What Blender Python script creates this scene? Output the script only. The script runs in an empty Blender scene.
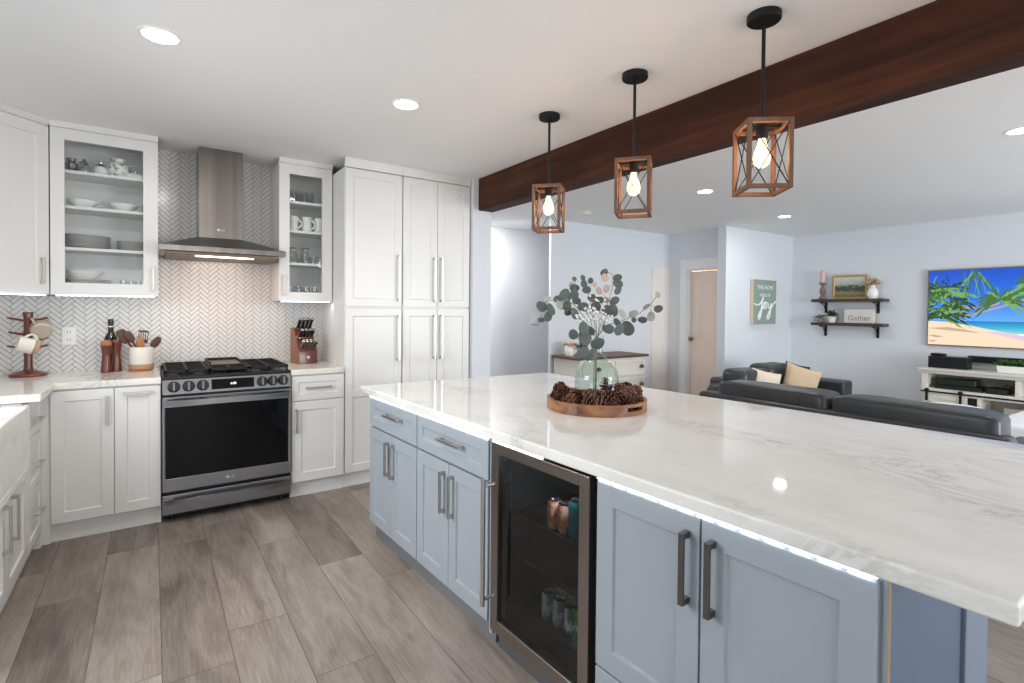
import bpy, bmesh, math, random
from mathutils import Vector, Matrix
random.seed(7)
PI = math.pi
SC = bpy.context.scene
COL = SC.collection

# ------------------------------------------------------------------ camera
F_PX, YAW, PITCH, ROLL, PY, CAM_H = 517.8, math.radians(34.82), math.radians(-.9216), math.radians(-.4932), 317.64, 1.34
cy, sy = math.cos(YAW), math.sin(YAW)
r0 = Vector((cy, -sy, 0)); f0 = Vector((sy, cy, 0)); d0 = Vector((0, 0, -1))
f1 = math.cos(PITCH) * f0 - math.sin(PITCH) * d0
d1 = math.sin(PITCH) * f0 + math.cos(PITCH) * d0
rr = math.cos(ROLL) * r0 + math.sin(ROLL) * d1
dd = -math.sin(ROLL) * r0 + math.cos(ROLL) * d1
cam = bpy.data.cameras.new('camera')
camo = bpy.data.objects.new('camera', cam); COL.objects.link(camo)
m = Matrix.Identity(4)
for i in range(3):
    m[i][0], m[i][1], m[i][2] = rr[i], -dd[i], -f1[i]
m[0][3], m[1][3], m[2][3] = 0, 0, CAM_H
camo.matrix_world = m
cam.sensor_fit = 'HORIZONTAL'; cam.sensor_width = 36; cam.lens = F_PX / 1024 * 36
cam.shift_y = (PY - 341.5) / 1024
cam.clip_start = .02
SC.camera = camo

# ------------------------------------------------------------------ world, exposure, large lights
w = bpy.data.worlds.new('world'); SC.world = w; w.use_nodes = True
bg = w.node_tree.nodes['Background']; bg.inputs[0].default_value = (.90, .95, 1, 1); bg.inputs[1].default_value = 1.0
SC.view_settings.view_transform = 'Standard'; SC.view_settings.look = 'None'
SC.view_settings.exposure = 0.52; SC.view_settings.gamma = 1; SC.view_settings.use_curve_mapping = False
try: SC.cycles.use_denoising = True
except Exception: pass
SC.cycles.max_bounces = 10; SC.cycles.diffuse_bounces = 5; SC.cycles.glossy_bounces = 5
SC.cycles.transmission_bounces = 8; SC.cycles.transparent_max_bounces = 16
SC.cycles.sample_clamp_indirect = 6; SC.cycles.caustics_reflective = False; SC.cycles.caustics_refractive = False

def area(name, loc, aim, sx, sy_, power, col=(1, 1, 1), spread=PI):
    l = bpy.data.lights.new(name, 'AREA'); l.shape = 'RECTANGLE'; l.size = sx; l.size_y = sy_
    l.energy = power; l.color = col; l.spread = spread
    o = bpy.data.objects.new(name, l); COL.objects.link(o); o.location = loc
    o.rotation_euler = (Vector(aim) - Vector(loc)).to_track_quat('-Z', 'Y').to_euler()
    return o
def point(name, loc, power, col=(1, 1, 1), r=.03):
    l = bpy.data.lights.new(name, 'POINT'); l.energy = power; l.color = col; l.shadow_soft_size = r
    o = bpy.data.objects.new(name, l); COL.objects.link(o); o.location = loc
    return o
# daylight through the glazing behind the camera (patio door, picture window) and the window over the sink
area('daylight_patio_door', (4.9, -3.35, 1.2), (4.9, 1.2, 2.2), 3.0, 2.1, 150, (.90, .955, 1))
area('daylight_kitchen_window', (-.1, -3.35, 1.25), (-.3, 2., .5), 2.2, 1.5, 31, (.98, .985, 1))
area('hall_fill_light', (3.5, 5.3, 2.42), (3.8, 5.5, .3), .5, .3, 13, (1, .97, .94))  # added fill without a fixture, brightens the hall
point('room_beyond_lamp', (6.85, 4.55, 2.15), 14, (1, .86, .74), .08)
area('daylight_sink_window', (-1.12, 2.2, 1.55), (1.5, 2.4, .35), 1.2, .95, 17, (.95, .98, 1), 2.4)

# ------------------------------------------------------------------ materials
def lin(r, g, b):
    f = lambda c: (c / 255 / 12.92) if c / 255 <= .04045 else ((c / 255 + .055) / 1.055) ** 2.4
    return (f(r), f(g), f(b), 1)
class NT:
    def __init__(s, name):
        s.m = bpy.data.materials.new(name); s.m.use_nodes = True
        s.n = s.m.node_tree.nodes; s.l = s.m.node_tree.links
        s.b = s.n['Principled BSDF']
    def add(s, t, **k):
        x = s.n.new(t)
        for a, v in k.items(): setattr(x, a, v)
        return x
    def put(s, sock, v):
        if hasattr(v, 'is_linked') or hasattr(v, 'links'): s.l.new(v, sock)
        elif v is not None: sock.default_value = v
    def math(s, op, a, b=None, c=None):
        x = s.add('ShaderNodeMath', operation=op); s.put(x.inputs[0], a)
        if b is not None: s.put(x.inputs[1], b)
        if c is not None: s.put(x.inputs[2], c)
        return x.outputs[0]
    def coord(s, which='Object'):
        return s.add('ShaderNodeTexCoord').outputs[which]
    def sep(s, v):
        x = s.add('ShaderNodeSeparateXYZ'); s.l.new(v, x.inputs[0]); return x.outputs
    def comb(s, a=0., b=0., c=0.):
        x = s.add('ShaderNodeCombineXYZ')
        for i, v in enumerate((a, b, c)): s.put(x.inputs[i], v)
        return x.outputs[0]
    def mapping(s, v, scale=(1, 1, 1), rot=(0, 0, 0), loc=(0, 0, 0)):
        x = s.add('ShaderNodeMapping'); s.l.new(v, x.inputs[0])
        x.inputs[1].default_value = loc; x.inputs[2].default_value = rot; x.inputs[3].default_value = scale
        return x.outputs[0]
    def noise(s, v, scale=5., detail=4., rough=.55, dist=0.):
        x = s.add('ShaderNodeTexNoise'); s.l.new(v, x.inputs['Vector'])
        x.inputs['Scale'].default_value = scale; x.inputs['Detail'].default_value = detail
        x.inputs['Roughness'].default_value = rough; x.inputs['Distortion'].default_value = dist
        return x.outputs[0]
    def ramp(s, v, stops):
        x = s.add('ShaderNodeValToRGB'); s.l.new(v, x.inputs[0]); e = x.color_ramp.elements
        while len(e) < len(stops): e.new(.5)
        for k, (p, c) in zip(e, stops): k.position = p; k.color = c
        return x.outputs[0]
    def mix(s, f, a, b, blend='MIX'):
        x = s.add('ShaderNodeMix', data_type='RGBA', blend_type=blend)
        s.put(x.inputs[0], f); s.put(x.inputs[6], a); s.put(x.inputs[7], b)
        return x.outputs[2]
    def bump(s, h, strength=.2, dist=.01):
        x = s.add('ShaderNodeBump'); x.inputs['Strength'].default_value = strength
        x.inputs['Distance'].default_value = dist; s.l.new(h, x.inputs['Height'])
        s.l.new(x.outputs[0], s.b.inputs['Normal'])
    def set(s, **k):
        names = dict(color='Base Color', rough='Roughness', metal='Metallic', coat='Coat Weight', coatr='Coat Roughness',
                     trans='Transmission Weight', ior='IOR', alpha='Alpha', ec='Emission Color', es='Emission Strength',
                     spec='Specular IOR Level', sheen='Sheen Weight')
        for a, v in k.items(): s.put(s.b.inputs[names[a]], v)
        return s
MATS = {}
def plain(name, rgb, rough=.5, metal=0., var=.04, scale=6., bump=0., stretch=(1, 1, 1), **k):
    if name in MATS: return MATS[name]
    t = NT(name); c = lin(*rgb)
    n = t.noise(t.mapping(t.coord(), stretch), scale)
    a = tuple(min(1, x * (1 - var)) for x in c[:3]) + (1,); b = tuple(min(1, x * (1 + var)) for x in c[:3]) + (1,)
    t.set(color=t.mix(n, a, b), rough=rough, metal=metal, **k)
    if bump: t.bump(n, bump, .004)
    MATS[name] = t.m
    return t.m
def emit(name, rgb, strength, base=None):
    t = NT(name); t.set(color=base or rgb, ec=rgb, es=strength, rough=.4); return t.m
def wood(name, stops, scale=9., stretch=(1, 1, .09), rough=.45, dist=1.2, bump=.08, coat=0.):
    t = NT(name); v = t.mapping(t.coord(), stretch)
    n = t.noise(v, scale, 6, .6, dist); n2 = t.noise(t.coord(), 3., 3, .5, .4)
    f = t.math('ADD', t.math('MULTIPLY', n, .75), t.math('MULTIPLY', n2, .25))
    t.set(color=t.ramp(f, [(p, lin(*c)) for p, c in stops]), rough=rough, coat=coat); t.bump(n, bump, .003)
    return t.m

white_paint = plain('white_cabinet_paint', (226, 225, 222), .32, var=.012)
island_paint = plain('blue_grey_cabinet_paint', (161, 169, 177), .34, var=.015)
wall_paint = plain('pale_cool_wall_paint', (221, 225, 230), .75, var=.012, scale=2.)
trim_paint = plain('white_trim_paint', (240, 240, 240), .35, var=.01)
ceil_paint = plain('white_ceiling_paint', (243, 243, 243), .9, var=.012, scale=40., bump=.03)
nickel = plain('brushed_nickel', (202, 200, 198), .34, 1., stretch=(1, 1, 12), scale=30.)
dark_nickel = plain('dark_nickel', (186, 183, 180), .38, 1., stretch=(1, 1, 12), scale=30.)
steel = plain('brushed_stainless_reflections', (143, 136, 129), .24, 1., var=.45, stretch=(9, 9, .12), scale=2.)  # brushed steel; broad vertical reflection streaks are put into the colour
dark_steel = plain('dark_stainless', (142, 142, 145), .33, 1., var=.06, stretch=(.5, .5, 20), scale=8.)
black_iron = plain('black_cast_iron', (24, 24, 25), .55, .3, bump=.1, scale=60.)
black_metal = plain('matte_black_metal', (27, 27, 28), .5, .4)
black_gloss = plain('black_glass', (6, 7, 9), .06, 0., spec=.22)
black_plastic = plain('black_plastic', (22, 23, 26), .45)
leather = plain('charcoal_leather', (52, 53, 55), .36, var=.35, scale=5., bump=.25)
porcelain = plain('white_porcelain', (238, 236, 231), .15, coat=.4)
cream = plain('cream_stoneware', (226, 221, 211), .3)
clay = plain('raw_tan_clay', (172, 141, 110), .7)
stone_china = plain('taupe_china', (204, 200, 193), .3, var=.1)
silver = plain('polished_silver', (200, 196, 190), .15, 1.)
cherry = wood('cherry_wood', [(.3, (74, 30, 22)), (.52, (108, 48, 33)), (.75, (136, 70, 48))], 9, rough=.3, coat=.3)
dark_wood = wood('dark_utensil_wood', [(.3, (58, 32, 22)), (.7, (98, 58, 38))], 8)
light_wood = wood('orange_beech_wood', [(.3, (150, 92, 52)), (.7, (188, 128, 78))], 8)
acacia = wood('acacia_wood', [(.34, (74, 44, 28)), (.47, (128, 84, 54)), (.60, (158, 110, 70)), (.75, (186, 140, 96))], 7, stretch=(1, 1, 3), rough=.45, coat=.2)
walnut_top = wood('walnut_top', [(.3, (78, 52, 42)), (.7, (112, 78, 64))], 8, stretch=(.1, 1, 1))
lantern_wood = wood('weathered_lantern_wood', [(.3, (88, 60, 46)), (.7, (132, 96, 74))], 12, rough=.65)
shelf_wood = wood('dark_shelf_wood', [(.3, (48, 34, 28)), (.7, (84, 60, 48))], 8, stretch=(1, .08, 1))
gold_frame = plain('gilt_frame', (182, 148, 92), .4, .5, var=.15)
beam_wood = wood('stained_beam_wood', [(.28, (24, 12, 8)), (.45, (54, 28, 17)), (.60, (78, 44, 27)), (.78, (108, 67, 42))], 5.5, stretch=(1, .10, 1.6), dist=1.3, rough=.65, bump=.12)
beam_wood.node_tree.nodes['Principled BSDF'].inputs['Specular IOR Level'].default_value = .2
green_leaf = plain('grey_green_leaf', (80, 89, 86), .6, var=.3, scale=20.)
pale_leaf = plain('pale_underside_leaf', (160, 166, 156), .6, var=.2, scale=20.)
tan_leaf = plain('dusty_pink_leaf', (184, 168, 156), .6, var=.2, scale=20.)
bright_leaf = plain('green_houseplant_leaf', (70, 112, 52), .5, var=.4, scale=15.)
dark_leaf = plain('deep_green_leaf', (52, 84, 46), .5, var=.4, scale=15.)
berry_white = plain('white_berry', (240, 240, 236), .4)
twig = plain('grey_twig', (128, 122, 108), .7)
cone_brown = plain('pine_cone_scale', (72, 40, 30), .6, var=.55, scale=60.)
pillow_tan = plain('tan_linen', (202, 178, 148), .9, var=.08, scale=90., bump=.25)
pillow_cream = plain('cream_linen', (224, 208, 190), .9, var=.08, scale=90., bump=.25)
pillow_gold = plain('ochre_linen', (196, 160, 112), .9, var=.08, scale=90., bump=.25)
white_fabric = plain('white_fabric', (234, 236, 238), .9, var=.03, scale=60., bump=.2)
antique_white = plain('antique_white_wood', (222, 218, 208), .6, var=.06, scale=10., stretch=(1, .2, 1))
groove_grey = plain('washed_grey_boards', (172, 166, 158), .7, var=.15, scale=10., stretch=(1, 1, .1))

def t_floor():
    t = NT('grey_oak_planks'); W, Ln = .228, 1.25
    g = t.add('ShaderNodeNewGeometry').outputs['Position']; x, y, z = t.sep(g)
    px = t.math('DIVIDE', t.math('SUBTRACT', x, .028), W); ix = t.math('FLOOR', px); fx = t.math('FRACT', px)
    wn = t.add('ShaderNodeTexWhiteNoise', noise_dimensions='1D'); t.l.new(ix, wn.inputs['W'])
    py = t.math('ADD', t.math('DIVIDE', y, Ln), t.math('MULTIPLY', wn.outputs[0], 7.3))
    iy = t.math('FLOOR', py); fy = t.math('FRACT', py)
    wn2 = t.add('ShaderNodeTexWhiteNoise', noise_dimensions='2D'); t.l.new(t.comb(ix, iy), wn2.inputs['Vector'])
    rnd = wn2.outputs[0]
    v = t.comb(t.math('MULTIPLY', x, 22.), t.math('MULTIPLY', y, 1.3), t.math('MULTIPLY', rnd, 40.))
    n = t.noise(v, 2.6, 9, .68, 2.2)
    v2 = t.comb(t.math('MULTIPLY', x, 5.), t.math('MULTIPLY', y, 1.1), t.math('MULTIPLY', rnd, 25.))
    n2 = t.noise(v2, 1.2, 4, .55, 1.)
    f = t.math('ADD', t.math('MULTIPLY', n, .46), t.math('MULTIPLY', n2, .54))
    f = t.math('ADD', f, t.math('MULTIPLY', t.math('SUBTRACT', rnd, .5), .16))
    col = t.ramp(f, [(.30, lin(97, 87, 80)), (.45, lin(131, 120, 111)), (.58, lin(155, 144, 135)), (.72, lin(174, 164, 154))])
    vk = t.comb(t.math('MULTIPLY', x, 7.), t.math('MULTIPLY', y, 2.6), t.math('MULTIPLY', rnd, 31.))
    kn = t.ramp(t.noise(vk, 1.1, 2, .5), [(.68, (0, 0, 0, 1)), (.8, (1, 1, 1, 1))])
    col = t.mix(t.math('MULTIPLY', kn, .55), col, lin(84, 74, 68))
    ex = t.math('MULTIPLY', t.math('MINIMUM', fx, t.math('SUBTRACT', 1., fx)), W)
    ey = t.math('MULTIPLY', t.math('MINIMUM', fy, t.math('SUBTRACT', 1., fy)), Ln)
    gap = t.math('LESS_THAN', t.math('MINIMUM', ex, ey), .0016)
    t.set(color=t.mix(t.math('MULTIPLY', gap, .75), col, lin(58, 50, 46)), rough=t.math('ADD', .34, t.math('MULTIPLY', n, .2)))
    t.bump(t.math('SUBTRACT', n, gap), .12, .002)
    return t.m
def t_marble(name, seed, warm=0):
    t = NT(name); c = t.coord()
    v = t.mapping(c, (1.5, .62, 1), (0, 0, .35), (seed, 0, 0))
    n = t.noise(v, 3.2, 9, .64, 2.6)
    vein = t.math('ABSOLUTE', t.math('SUBTRACT', n, .5))
    mask = t.ramp(t.noise(t.mapping(c, (1, .7, 1), (0, 0, .4), (seed + 4, 1, 0)), 2.1, 3, .5), [(.52, (0, 0, 0, 1)), (.68, (1, 1, 1, 1))])
    vr = t.ramp(vein, [(0., (1, 1, 1, 1)), (.045, (.25, .25, .25, 1)), (.13, (0, 0, 0, 1))])
    soft = t.ramp(t.noise(t.mapping(c, (1.2, .5, 1), (0, 0, .35), (seed + 9, 3, 0)), 2.4, 5, .6, 1.5), [(.45, (0, 0, 0, 1)), (.75, (1, 1, 1, 1))])
    base = t.mix(t.math('MULTIPLY', soft, .6), lin(237, 236 - warm, 232 - 2 * warm), lin(214, 213, 208))
    col = t.mix(t.math('MULTIPLY', t.math('MULTIPLY', vr, mask), .85), base, lin(162, 162, 156))
    warmv = t.ramp(t.noise(t.mapping(c, (2, .8, 1), (0, 0, .5), (seed + 20, 0, 0)), 4., 6, .6, 1.), [(.66, (0, 0, 0, 1)), (.76, (1, 1, 1, 1))])
    col = t.mix(t.math('MULTIPLY', warmv, .2), col, lin(196, 180, 160))
    t.set(color=col, rough=.035, spec=.32, coat=0.)
    return t.m
floor_mat = t_floor(); marble = t_marble('white_quartzite', 0.); marble2 = t_marble('white_quartzite_counter', 7., 4)

def t_glass_pane(name, tint, refl=.5):
    t = NT(name); out = t.n['Material Output']
    tr = t.add('ShaderNodeBsdfTransparent'); tr.inputs[0].default_value = tint
    gl = t.add('ShaderNodeBsdfGlossy'); gl.inputs['Roughness'].default_value = .02
    fr = t.add('ShaderNodeFresnel'); fr.inputs[0].default_value = 1.5
    bf = t.add('ShaderNodeNewGeometry').outputs['Backfacing']
    mx = t.add('ShaderNodeMixShader'); t.l.new(t.math('MULTIPLY', t.math('MULTIPLY', fr.outputs[0], refl), t.math('SUBTRACT', 1., bf)), mx.inputs[0])
    t.l.new(tr.outputs[0], mx.inputs[1]); t.l.new(gl.outputs[0], mx.inputs[2]); t.l.new(mx.outputs[0], out.inputs[0])
    return t.m
pane_glass = t_glass_pane('clear_cabinet_glass', (.972, .988, .99, 1), .8)
dark_glass = t_glass_pane('smoked_cooler_glass', (.62, .64, .65, 1), 1.0)
thin_glass = t_glass_pane('clear_tumbler_glass', (.93, .945, .945, 1), 2.4)
def t_real_glass():
    t = NT('pale_green_glass'); t.set(color=(.86, .96, .92, 1), rough=.01, trans=1., ior=1.45); return t.m
bottle_glass = t_glass_pane('pale_green_bottle_glass', (.915, .955, .94, 1), 1.4)

led_white = emit('cool_led', (.82, .91, 1, 1), 3.2)
led_tape = emit('led_tape', (.72, .84, 1, 1), 1.1, (.8, .85, .9, 1))
can_glow = emit('downlight_lens', (1, .98, .95, 1), 14.)
bulb_glow = emit('warm_bulb', (1, .68, .33, 1), 2.4)
hood_glow = emit('hood_led', (1, .80, .62, 1), 7.)
digit_glow = emit('display_digits', (.65, .75, 1, 1), 2.5, (.1, .1, .1, 1))
blue_glow = emit('blue_led', (.12, .16, 1, 1), 3.)
logo_pale = plain('pale_logo_metal', (214, 212, 210), .4, .2)

# ------------------------------------------------------------------ mesh builder
class MB:
    def __init__(s): s.bm = bmesh.new(); s.mi = 0
    def _f(s, vs):
        try: f = s.bm.faces.new(vs); f.material_index = s.mi; return f
        except ValueError: return None
    def V(s, p): return s.bm.verts.new(p)
    def hexa(s, p):      # 8 points: bottom 4 ccw, top 4 ccw
        v = [s.V(q) for q in p]
        for a in ((3, 2, 1, 0), (4, 5, 6, 7), (0, 1, 5, 4), (1, 2, 6, 5), (2, 3, 7, 6), (3, 0, 4, 7)): s._f([v[i] for i in a])
        return s
    def box(s, x0, y0, z0, x1, y1, z1):
        return s.hexa([(x0, y0, z0), (x1, y0, z0), (x1, y1, z0), (x0, y1, z0), (x0, y0, z1), (x1, y0, z1), (x1, y1, z1), (x0, y1, z1)])
    def prism(s, pts, z0, z1):
        a = [s.V((x, y, z0)) for x, y in pts]; b = [s.V((x, y, z1)) for x, y in pts]; n = len(pts)
        s._f(a[::-1]); s._f(b)
        for i in range(n): s._f([a[i], a[(i + 1) % n], b[(i + 1) % n], b[i]])
        return s
    def extr(s, pts, ax, t0, t1):   # polygon in the plane normal to ax, pts as the two other coordinates
        def P(u, v, t): return {'x': (t, u, v), 'y': (u, t, v), 'z': (u, v, t)}[ax]
        a = [s.V(P(u, v, t0)) for u, v in pts]; b = [s.V(P(u, v, t1)) for u, v in pts]; n = len(pts)
        s._f(a[::-1]); s._f(b)
        for i in range(n): s._f([a[i], a[(i + 1) % n], b[(i + 1) % n], b[i]])
        return s
    def lathe(s, prof, c=(0, 0, 0), seg=24, M=None, sx=1., sy_=1.):
        rings = []
        for r, z in prof:
            if r <= 1e-6: rings.append([s.V((0, 0, z))])
            else: rings.append([s.V((r * sx * math.cos(2 * PI * i / seg), r * sy_ * math.sin(2 * PI * i / seg), z)) for i in range(seg)])
        for a, b in zip(rings, rings[1:]):
            for i in range(seg):
                j = (i + 1) % seg
                if len(a) == 1 and len(b) == 1: continue
                if len(a) == 1: s._f([a[0], b[j], b[i]])
                elif len(b) == 1: s._f([a[i], a[j], b[0]])
                else: s._f([a[i], a[j], b[j], b[i]])
        vs = [v for r in rings for v in r]
        T = Matrix.Translation(c) @ (M or Matrix.Identity(4))
        for v in vs: v.co = T @ v.co
        return s
    def cyl(s, p0, p1, r, seg=16, r2=None):
        p0, p1 = Vector(p0), Vector(p1); d = p1 - p0; L = d.length
        q = d.to_track_quat('Z', 'Y').to_matrix().to_4x4()
        r2 = r if r2 is None else r2
        return s.lathe([(0, 0), (r, 0), (r2, L), (0, L)], p0, seg, q)
    def tube(s, pts, r, seg=8, rs=None, flat=1.):
        pts = [Vector(p) for p in pts]; n = len(pts); rings = []; up = Vector((0, 0, 1))
        for i, p in enumerate(pts):
            t = (pts[min(i + 1, n - 1)] - pts[max(i - 1, 0)]).normalized()
            a = t.cross(up)
            if a.length < .05: a = t.cross(Vector((0, 1, 0)))
            a.normalize(); b = a.cross(t); R = rs[i] if rs else r
            rings.append([s.V(p + a * R * math.cos(2 * PI * k / seg) + b * R * flat * math.sin(2 * PI * k / seg)) for k in range(seg)])
        for a, b in zip(rings, rings[1:]):
            for k in range(seg): s._f([a[k], a[(k + 1) % seg], b[(k + 1) % seg], b[k]])
        s._f(rings[0][::-1]); s._f(rings[-1])
        return s
    def soft(s, x0, y0, z0, x1, y1, z1, e=.35, n=10, wob=0.):   # rounded cushion block
        c = Vector(((x0 + x1) / 2, (y0 + y1) / 2, (z0 + z1) / 2)); h = Vector(((x1 - x0) / 2, (y1 - y0) / 2, (z1 - z0) / 2))
        sg = lambda v, p: math.copysign(abs(v) ** p, v)
        rings = []; N = 2 * n
        for i in range(n + 1):
            la = -PI / 2 + PI * i / n; ring = []
            for j in range(N * 2 if 0 < i < n else 1):
                lo = PI * j / N
                p = Vector((sg(math.cos(la), e) * sg(math.cos(lo), e), sg(math.cos(la), e) * sg(math.sin(lo), e), sg(math.sin(la), e)))
                q = Vector((c.x + p.x * h.x, c.y + p.y * h.y, c.z + p.z * h.z))
                if wob: q += Vector((math.sin(q.y * 19 + q.z * 7), math.sin(q.x * 17 + 2), math.sin(q.x * 13 + q.y * 15))) * wob
                ring.append(s.V(q))
            rings.append(ring)
        for a, b in zip(rings, rings[1:]):
            k = max(len(a), len(b))
            for j in range(k):
                j2 = (j + 1) % k
                if len(a) == 1: s._f([a[0], b[j2], b[j]][::-1] if False else [a[0], b[j2], b[j]])
                elif len(b) == 1: s._f([a[j], a[j2], b[0]])
                else: s._f([a[j], a[j2], b[j2], b[j]])
        return s
    def shaker(s, x0, z0, x1, z1, y=0., t=.019, fr=.058, rec=.009, hole=False, rail=None):
        # door or drawer front facing -y, front plane at y, with a recessed (or open) centre
        def ring(a, b, c, d, yy): return [s.V((a, yy, b)), s.V((c, yy, b)), s.V((c, yy, d)), s.V((a, yy, d))]
        o = ring(x0, z0, x1, z1, y); ob = ring(x0, z0, x1, z1, y + t)
        cells = [(x0 + fr, z0 + fr, x1 - fr, z1 - fr)]
        i1 = ring(*cells[0], y); ch = .004
        i2 = ring(x0 + fr + ch, z0 + fr + ch, x1 - fr - ch, z1 - fr - ch, y + (t if hole else rec))
        if hole: i2 = ring(*cells[0], y + t)
        for k in range(4):
            j = (k + 1) % 4
            s._f([o[k], o[j], i1[j], i1[k]]); s._f([i1[k], i1[j], i2[j], i2[k]]); s._f([o[j], o[k], ob[k], ob[j]])
            if hole: s._f([ob[j], ob[k], i2[k], i2[j]])
        if not hole:
            s._f([i2[0], i2[1], i2[2], i2[3]]); s._f([ob[3], ob[2], ob[1], ob[0]])
        if rail: s.box(x0 + fr - .001, y, rail - fr / 2, x1 - fr + .001, y + rec + .001, rail + fr / 2)
        return s
    def build(s, name, mats, parent=None, bevel=0., bseg=1, loc=None, rot=None, ang=.55):
        bmesh.ops.recalc_face_normals(s.bm, faces=s.bm.faces)
        if bevel:
            es = [e for e in s.bm.edges if len(e.link_faces) == 2 and e.calc_face_angle(0) > .5]
            bmesh.ops.bevel(s.bm, geom=es, offset=bevel, segments=bseg, profile=.5, affect='EDGES', clamp_overlap=True)
        me = bpy.data.meshes.new(name); s.bm.to_mesh(me); s.bm.free()
        for mt in (mats if isinstance(mats, (list, tuple)) else [mats]): me.materials.append(mt)
        me.polygons.foreach_set('use_smooth', [True] * len(me.polygons)); me.set_sharp_from_angle(angle=ang)
        o = bpy.data.objects.new(name, me); COL.objects.link(o)
        if bseg > 1:
            wn = o.modifiers.new('wn', 'WEIGHTED_NORMAL'); wn.keep_sharp = True
        if parent: o.parent = parent
        if loc: o.location = loc
        if rot: o.rotation_euler = rot
        return o
def tag(o, label, cat, group=None):
    o['label'] = label; o['category'] = cat
    if group: o['group'] = group
    return o
def thing(name, label, cat, loc=(0, 0, 0), rz=0., group=None, rot=None):
    o = bpy.data.objects.new(name, None); COL.objects.link(o); o.empty_display_size = .1
    o.location = loc; o.rotation_euler = rot or (0, 0, rz)
    return tag(o, label, cat, group)
def struct(o): o['kind'] = 'structure'; return o
def copy_tree(o, parent=None):
    c = o.copy(); COL.objects.link(c); c.parent = parent
    for ch in list(o.children): copy_tree(ch, c)
    return c
def text(name, body, size, mat, parent, loc, rot, extrude=.0006, align='CENTER', sx=1.):
    cu = bpy.data.curves.new(name, 'FONT'); cu.body = body; cu.size = size; cu.extrude = extrude
    cu.align_x = align; cu.align_y = 'CENTER'; cu.materials.append(mat)
    o = bpy.data.objects.new(name, cu); COL.objects.link(o); o.parent = parent; o.location = loc; o.rotation_euler = rot
    o.scale = (sx, 1, 1)
    # keep the lettering as a plain mesh
    dg = bpy.context.evaluated_depsgraph_get(); me = bpy.data.meshes.new_from_object(o.evaluated_get(dg))
    q = bpy.data.objects.new('tmp_text', me); COL.objects.link(q); q.parent = parent; q.location = loc; q.rotation_euler = rot; q.scale = (sx, 1, 1)
    bpy.data.objects.remove(o); bpy.data.curves.remove(cu); q.name = name
    return q
def pull(vertical, L, mat=None, name='handle', parent=None, x=0., z=0., y=0., wd=.012, std=.028):
    # squared D-shaped pull centred at x, z standing off the face y towards -y
    b = MB(); h = L / 2; ww = wd / 2
    if vertical:
        b.box(x - ww, y - std, z - h, x + ww, y - std + .009, z + h)
        b.box(x - ww, y - std + .008, z + h - .016, x + ww, y, z + h); b.box(x - ww, y - std + .008, z - h, x + ww, y, z - h + .016)
    else:
        b.box(x - h, y - std, z - ww, x + h, y - std + .009, z + ww)
        b.box(x + h - .016, y - std + .008, z - ww, x + h, y, z + ww); b.box(x - h, y - std + .008, z - ww, x - h + .016, y, z + ww)
    return b.build(name, mat or nickel, parent, .0015)
def door(parent, x0, z0, x1, z1, mat, fr=.058, name='door', rail=None, y=-.019):
    return MB().shaker(x0, z0, x1, z1, y, .019, fr, rail=rail).build(name, mat, parent, .0015)

# ------------------------------------------------------------------ room shell
CE = 2.45
struct(MB().box(-1.25, -3.6, -.06, 8.0, 6.1, 0).build('floor', floor_mat))
struct(MB().box(-1.25, -3.6, CE, 8.0, 6.1, CE + .08).build('ceiling', ceil_paint))
wb = struct(MB().box(-1.25, 4.455, 0, 2.235, 4.6, CE).build('wall_back', wall_paint))
struct(MB().box(-1.25, -3.6, 0, -1.13, 1.6, CE).box(-1.25, 2.8, 0, -1.13, 4.455, CE).box(-1.25, 1.6, 0, -1.13, 2.8, 1.05).box(-1.25, 1.6, 2.05, -1.13, 2.8, CE).build('wall_left', wall_paint))
struct(MB().box(2.235, 3.80, 0, 2.415, 5.9, CE).build('wall_post', wall_paint))
struct(MB().box(2.235, 5.9, 0, 5.6, 6.05, CE).build('wall_hall', wall_paint))
struct(MB().box(4.016, 4.95, 0, 6.25, 4.985, CE).build('wall_living_back', wall_paint))
struct(MB().box(5.6, 5.08, 0, 5.72, 6.05, CE).build('wall_hall_end', wall_paint))
# door wall with its opening, the short return and the wall that carries the sign
struct(MB().box(6.25, 4.63, 0, 6.36, 5.08, CE).box(6.25, 4.07, 1.925, 6.36, 4.63, CE).build('wall_door', wall_paint))
struct(MB().box(6.127, 3.95, 0, 8.0, 4.07, CE).build('wall_sign', wall_paint))
struct(MB().box(7.82, -3.6, 0, 8.0, 3.95, CE).build('wall_right', wall_paint))
room2 = plain('beige_wall_paint', (226, 204, 188), .8)
struct(MB().box(7.3, 4.07, 0, 7.4, 5.08, CE).box(6.36, 5.0, 0, 7.3, 5.08, CE).build('wall_room_beyond', room2))
# rear wall with its two glazed openings (behind the viewer)
struct(MB().box(-1.25, -3.6, 0, -.7, -3.4, CE).box(1.5, -3.6, 0, 3.4, -3.4, CE).box(6.4, -3.6, 0, 8, -3.4, CE).box(-.7, -3.6, 0, 1.5, -3.4, .55).box(-.7, -3.6, 2.25, 1.5, -3.4, CE).box(3.4, -3.6, 2.25, 6.4, -3.4, CE).build('wall_rear', wall_paint))
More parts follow.
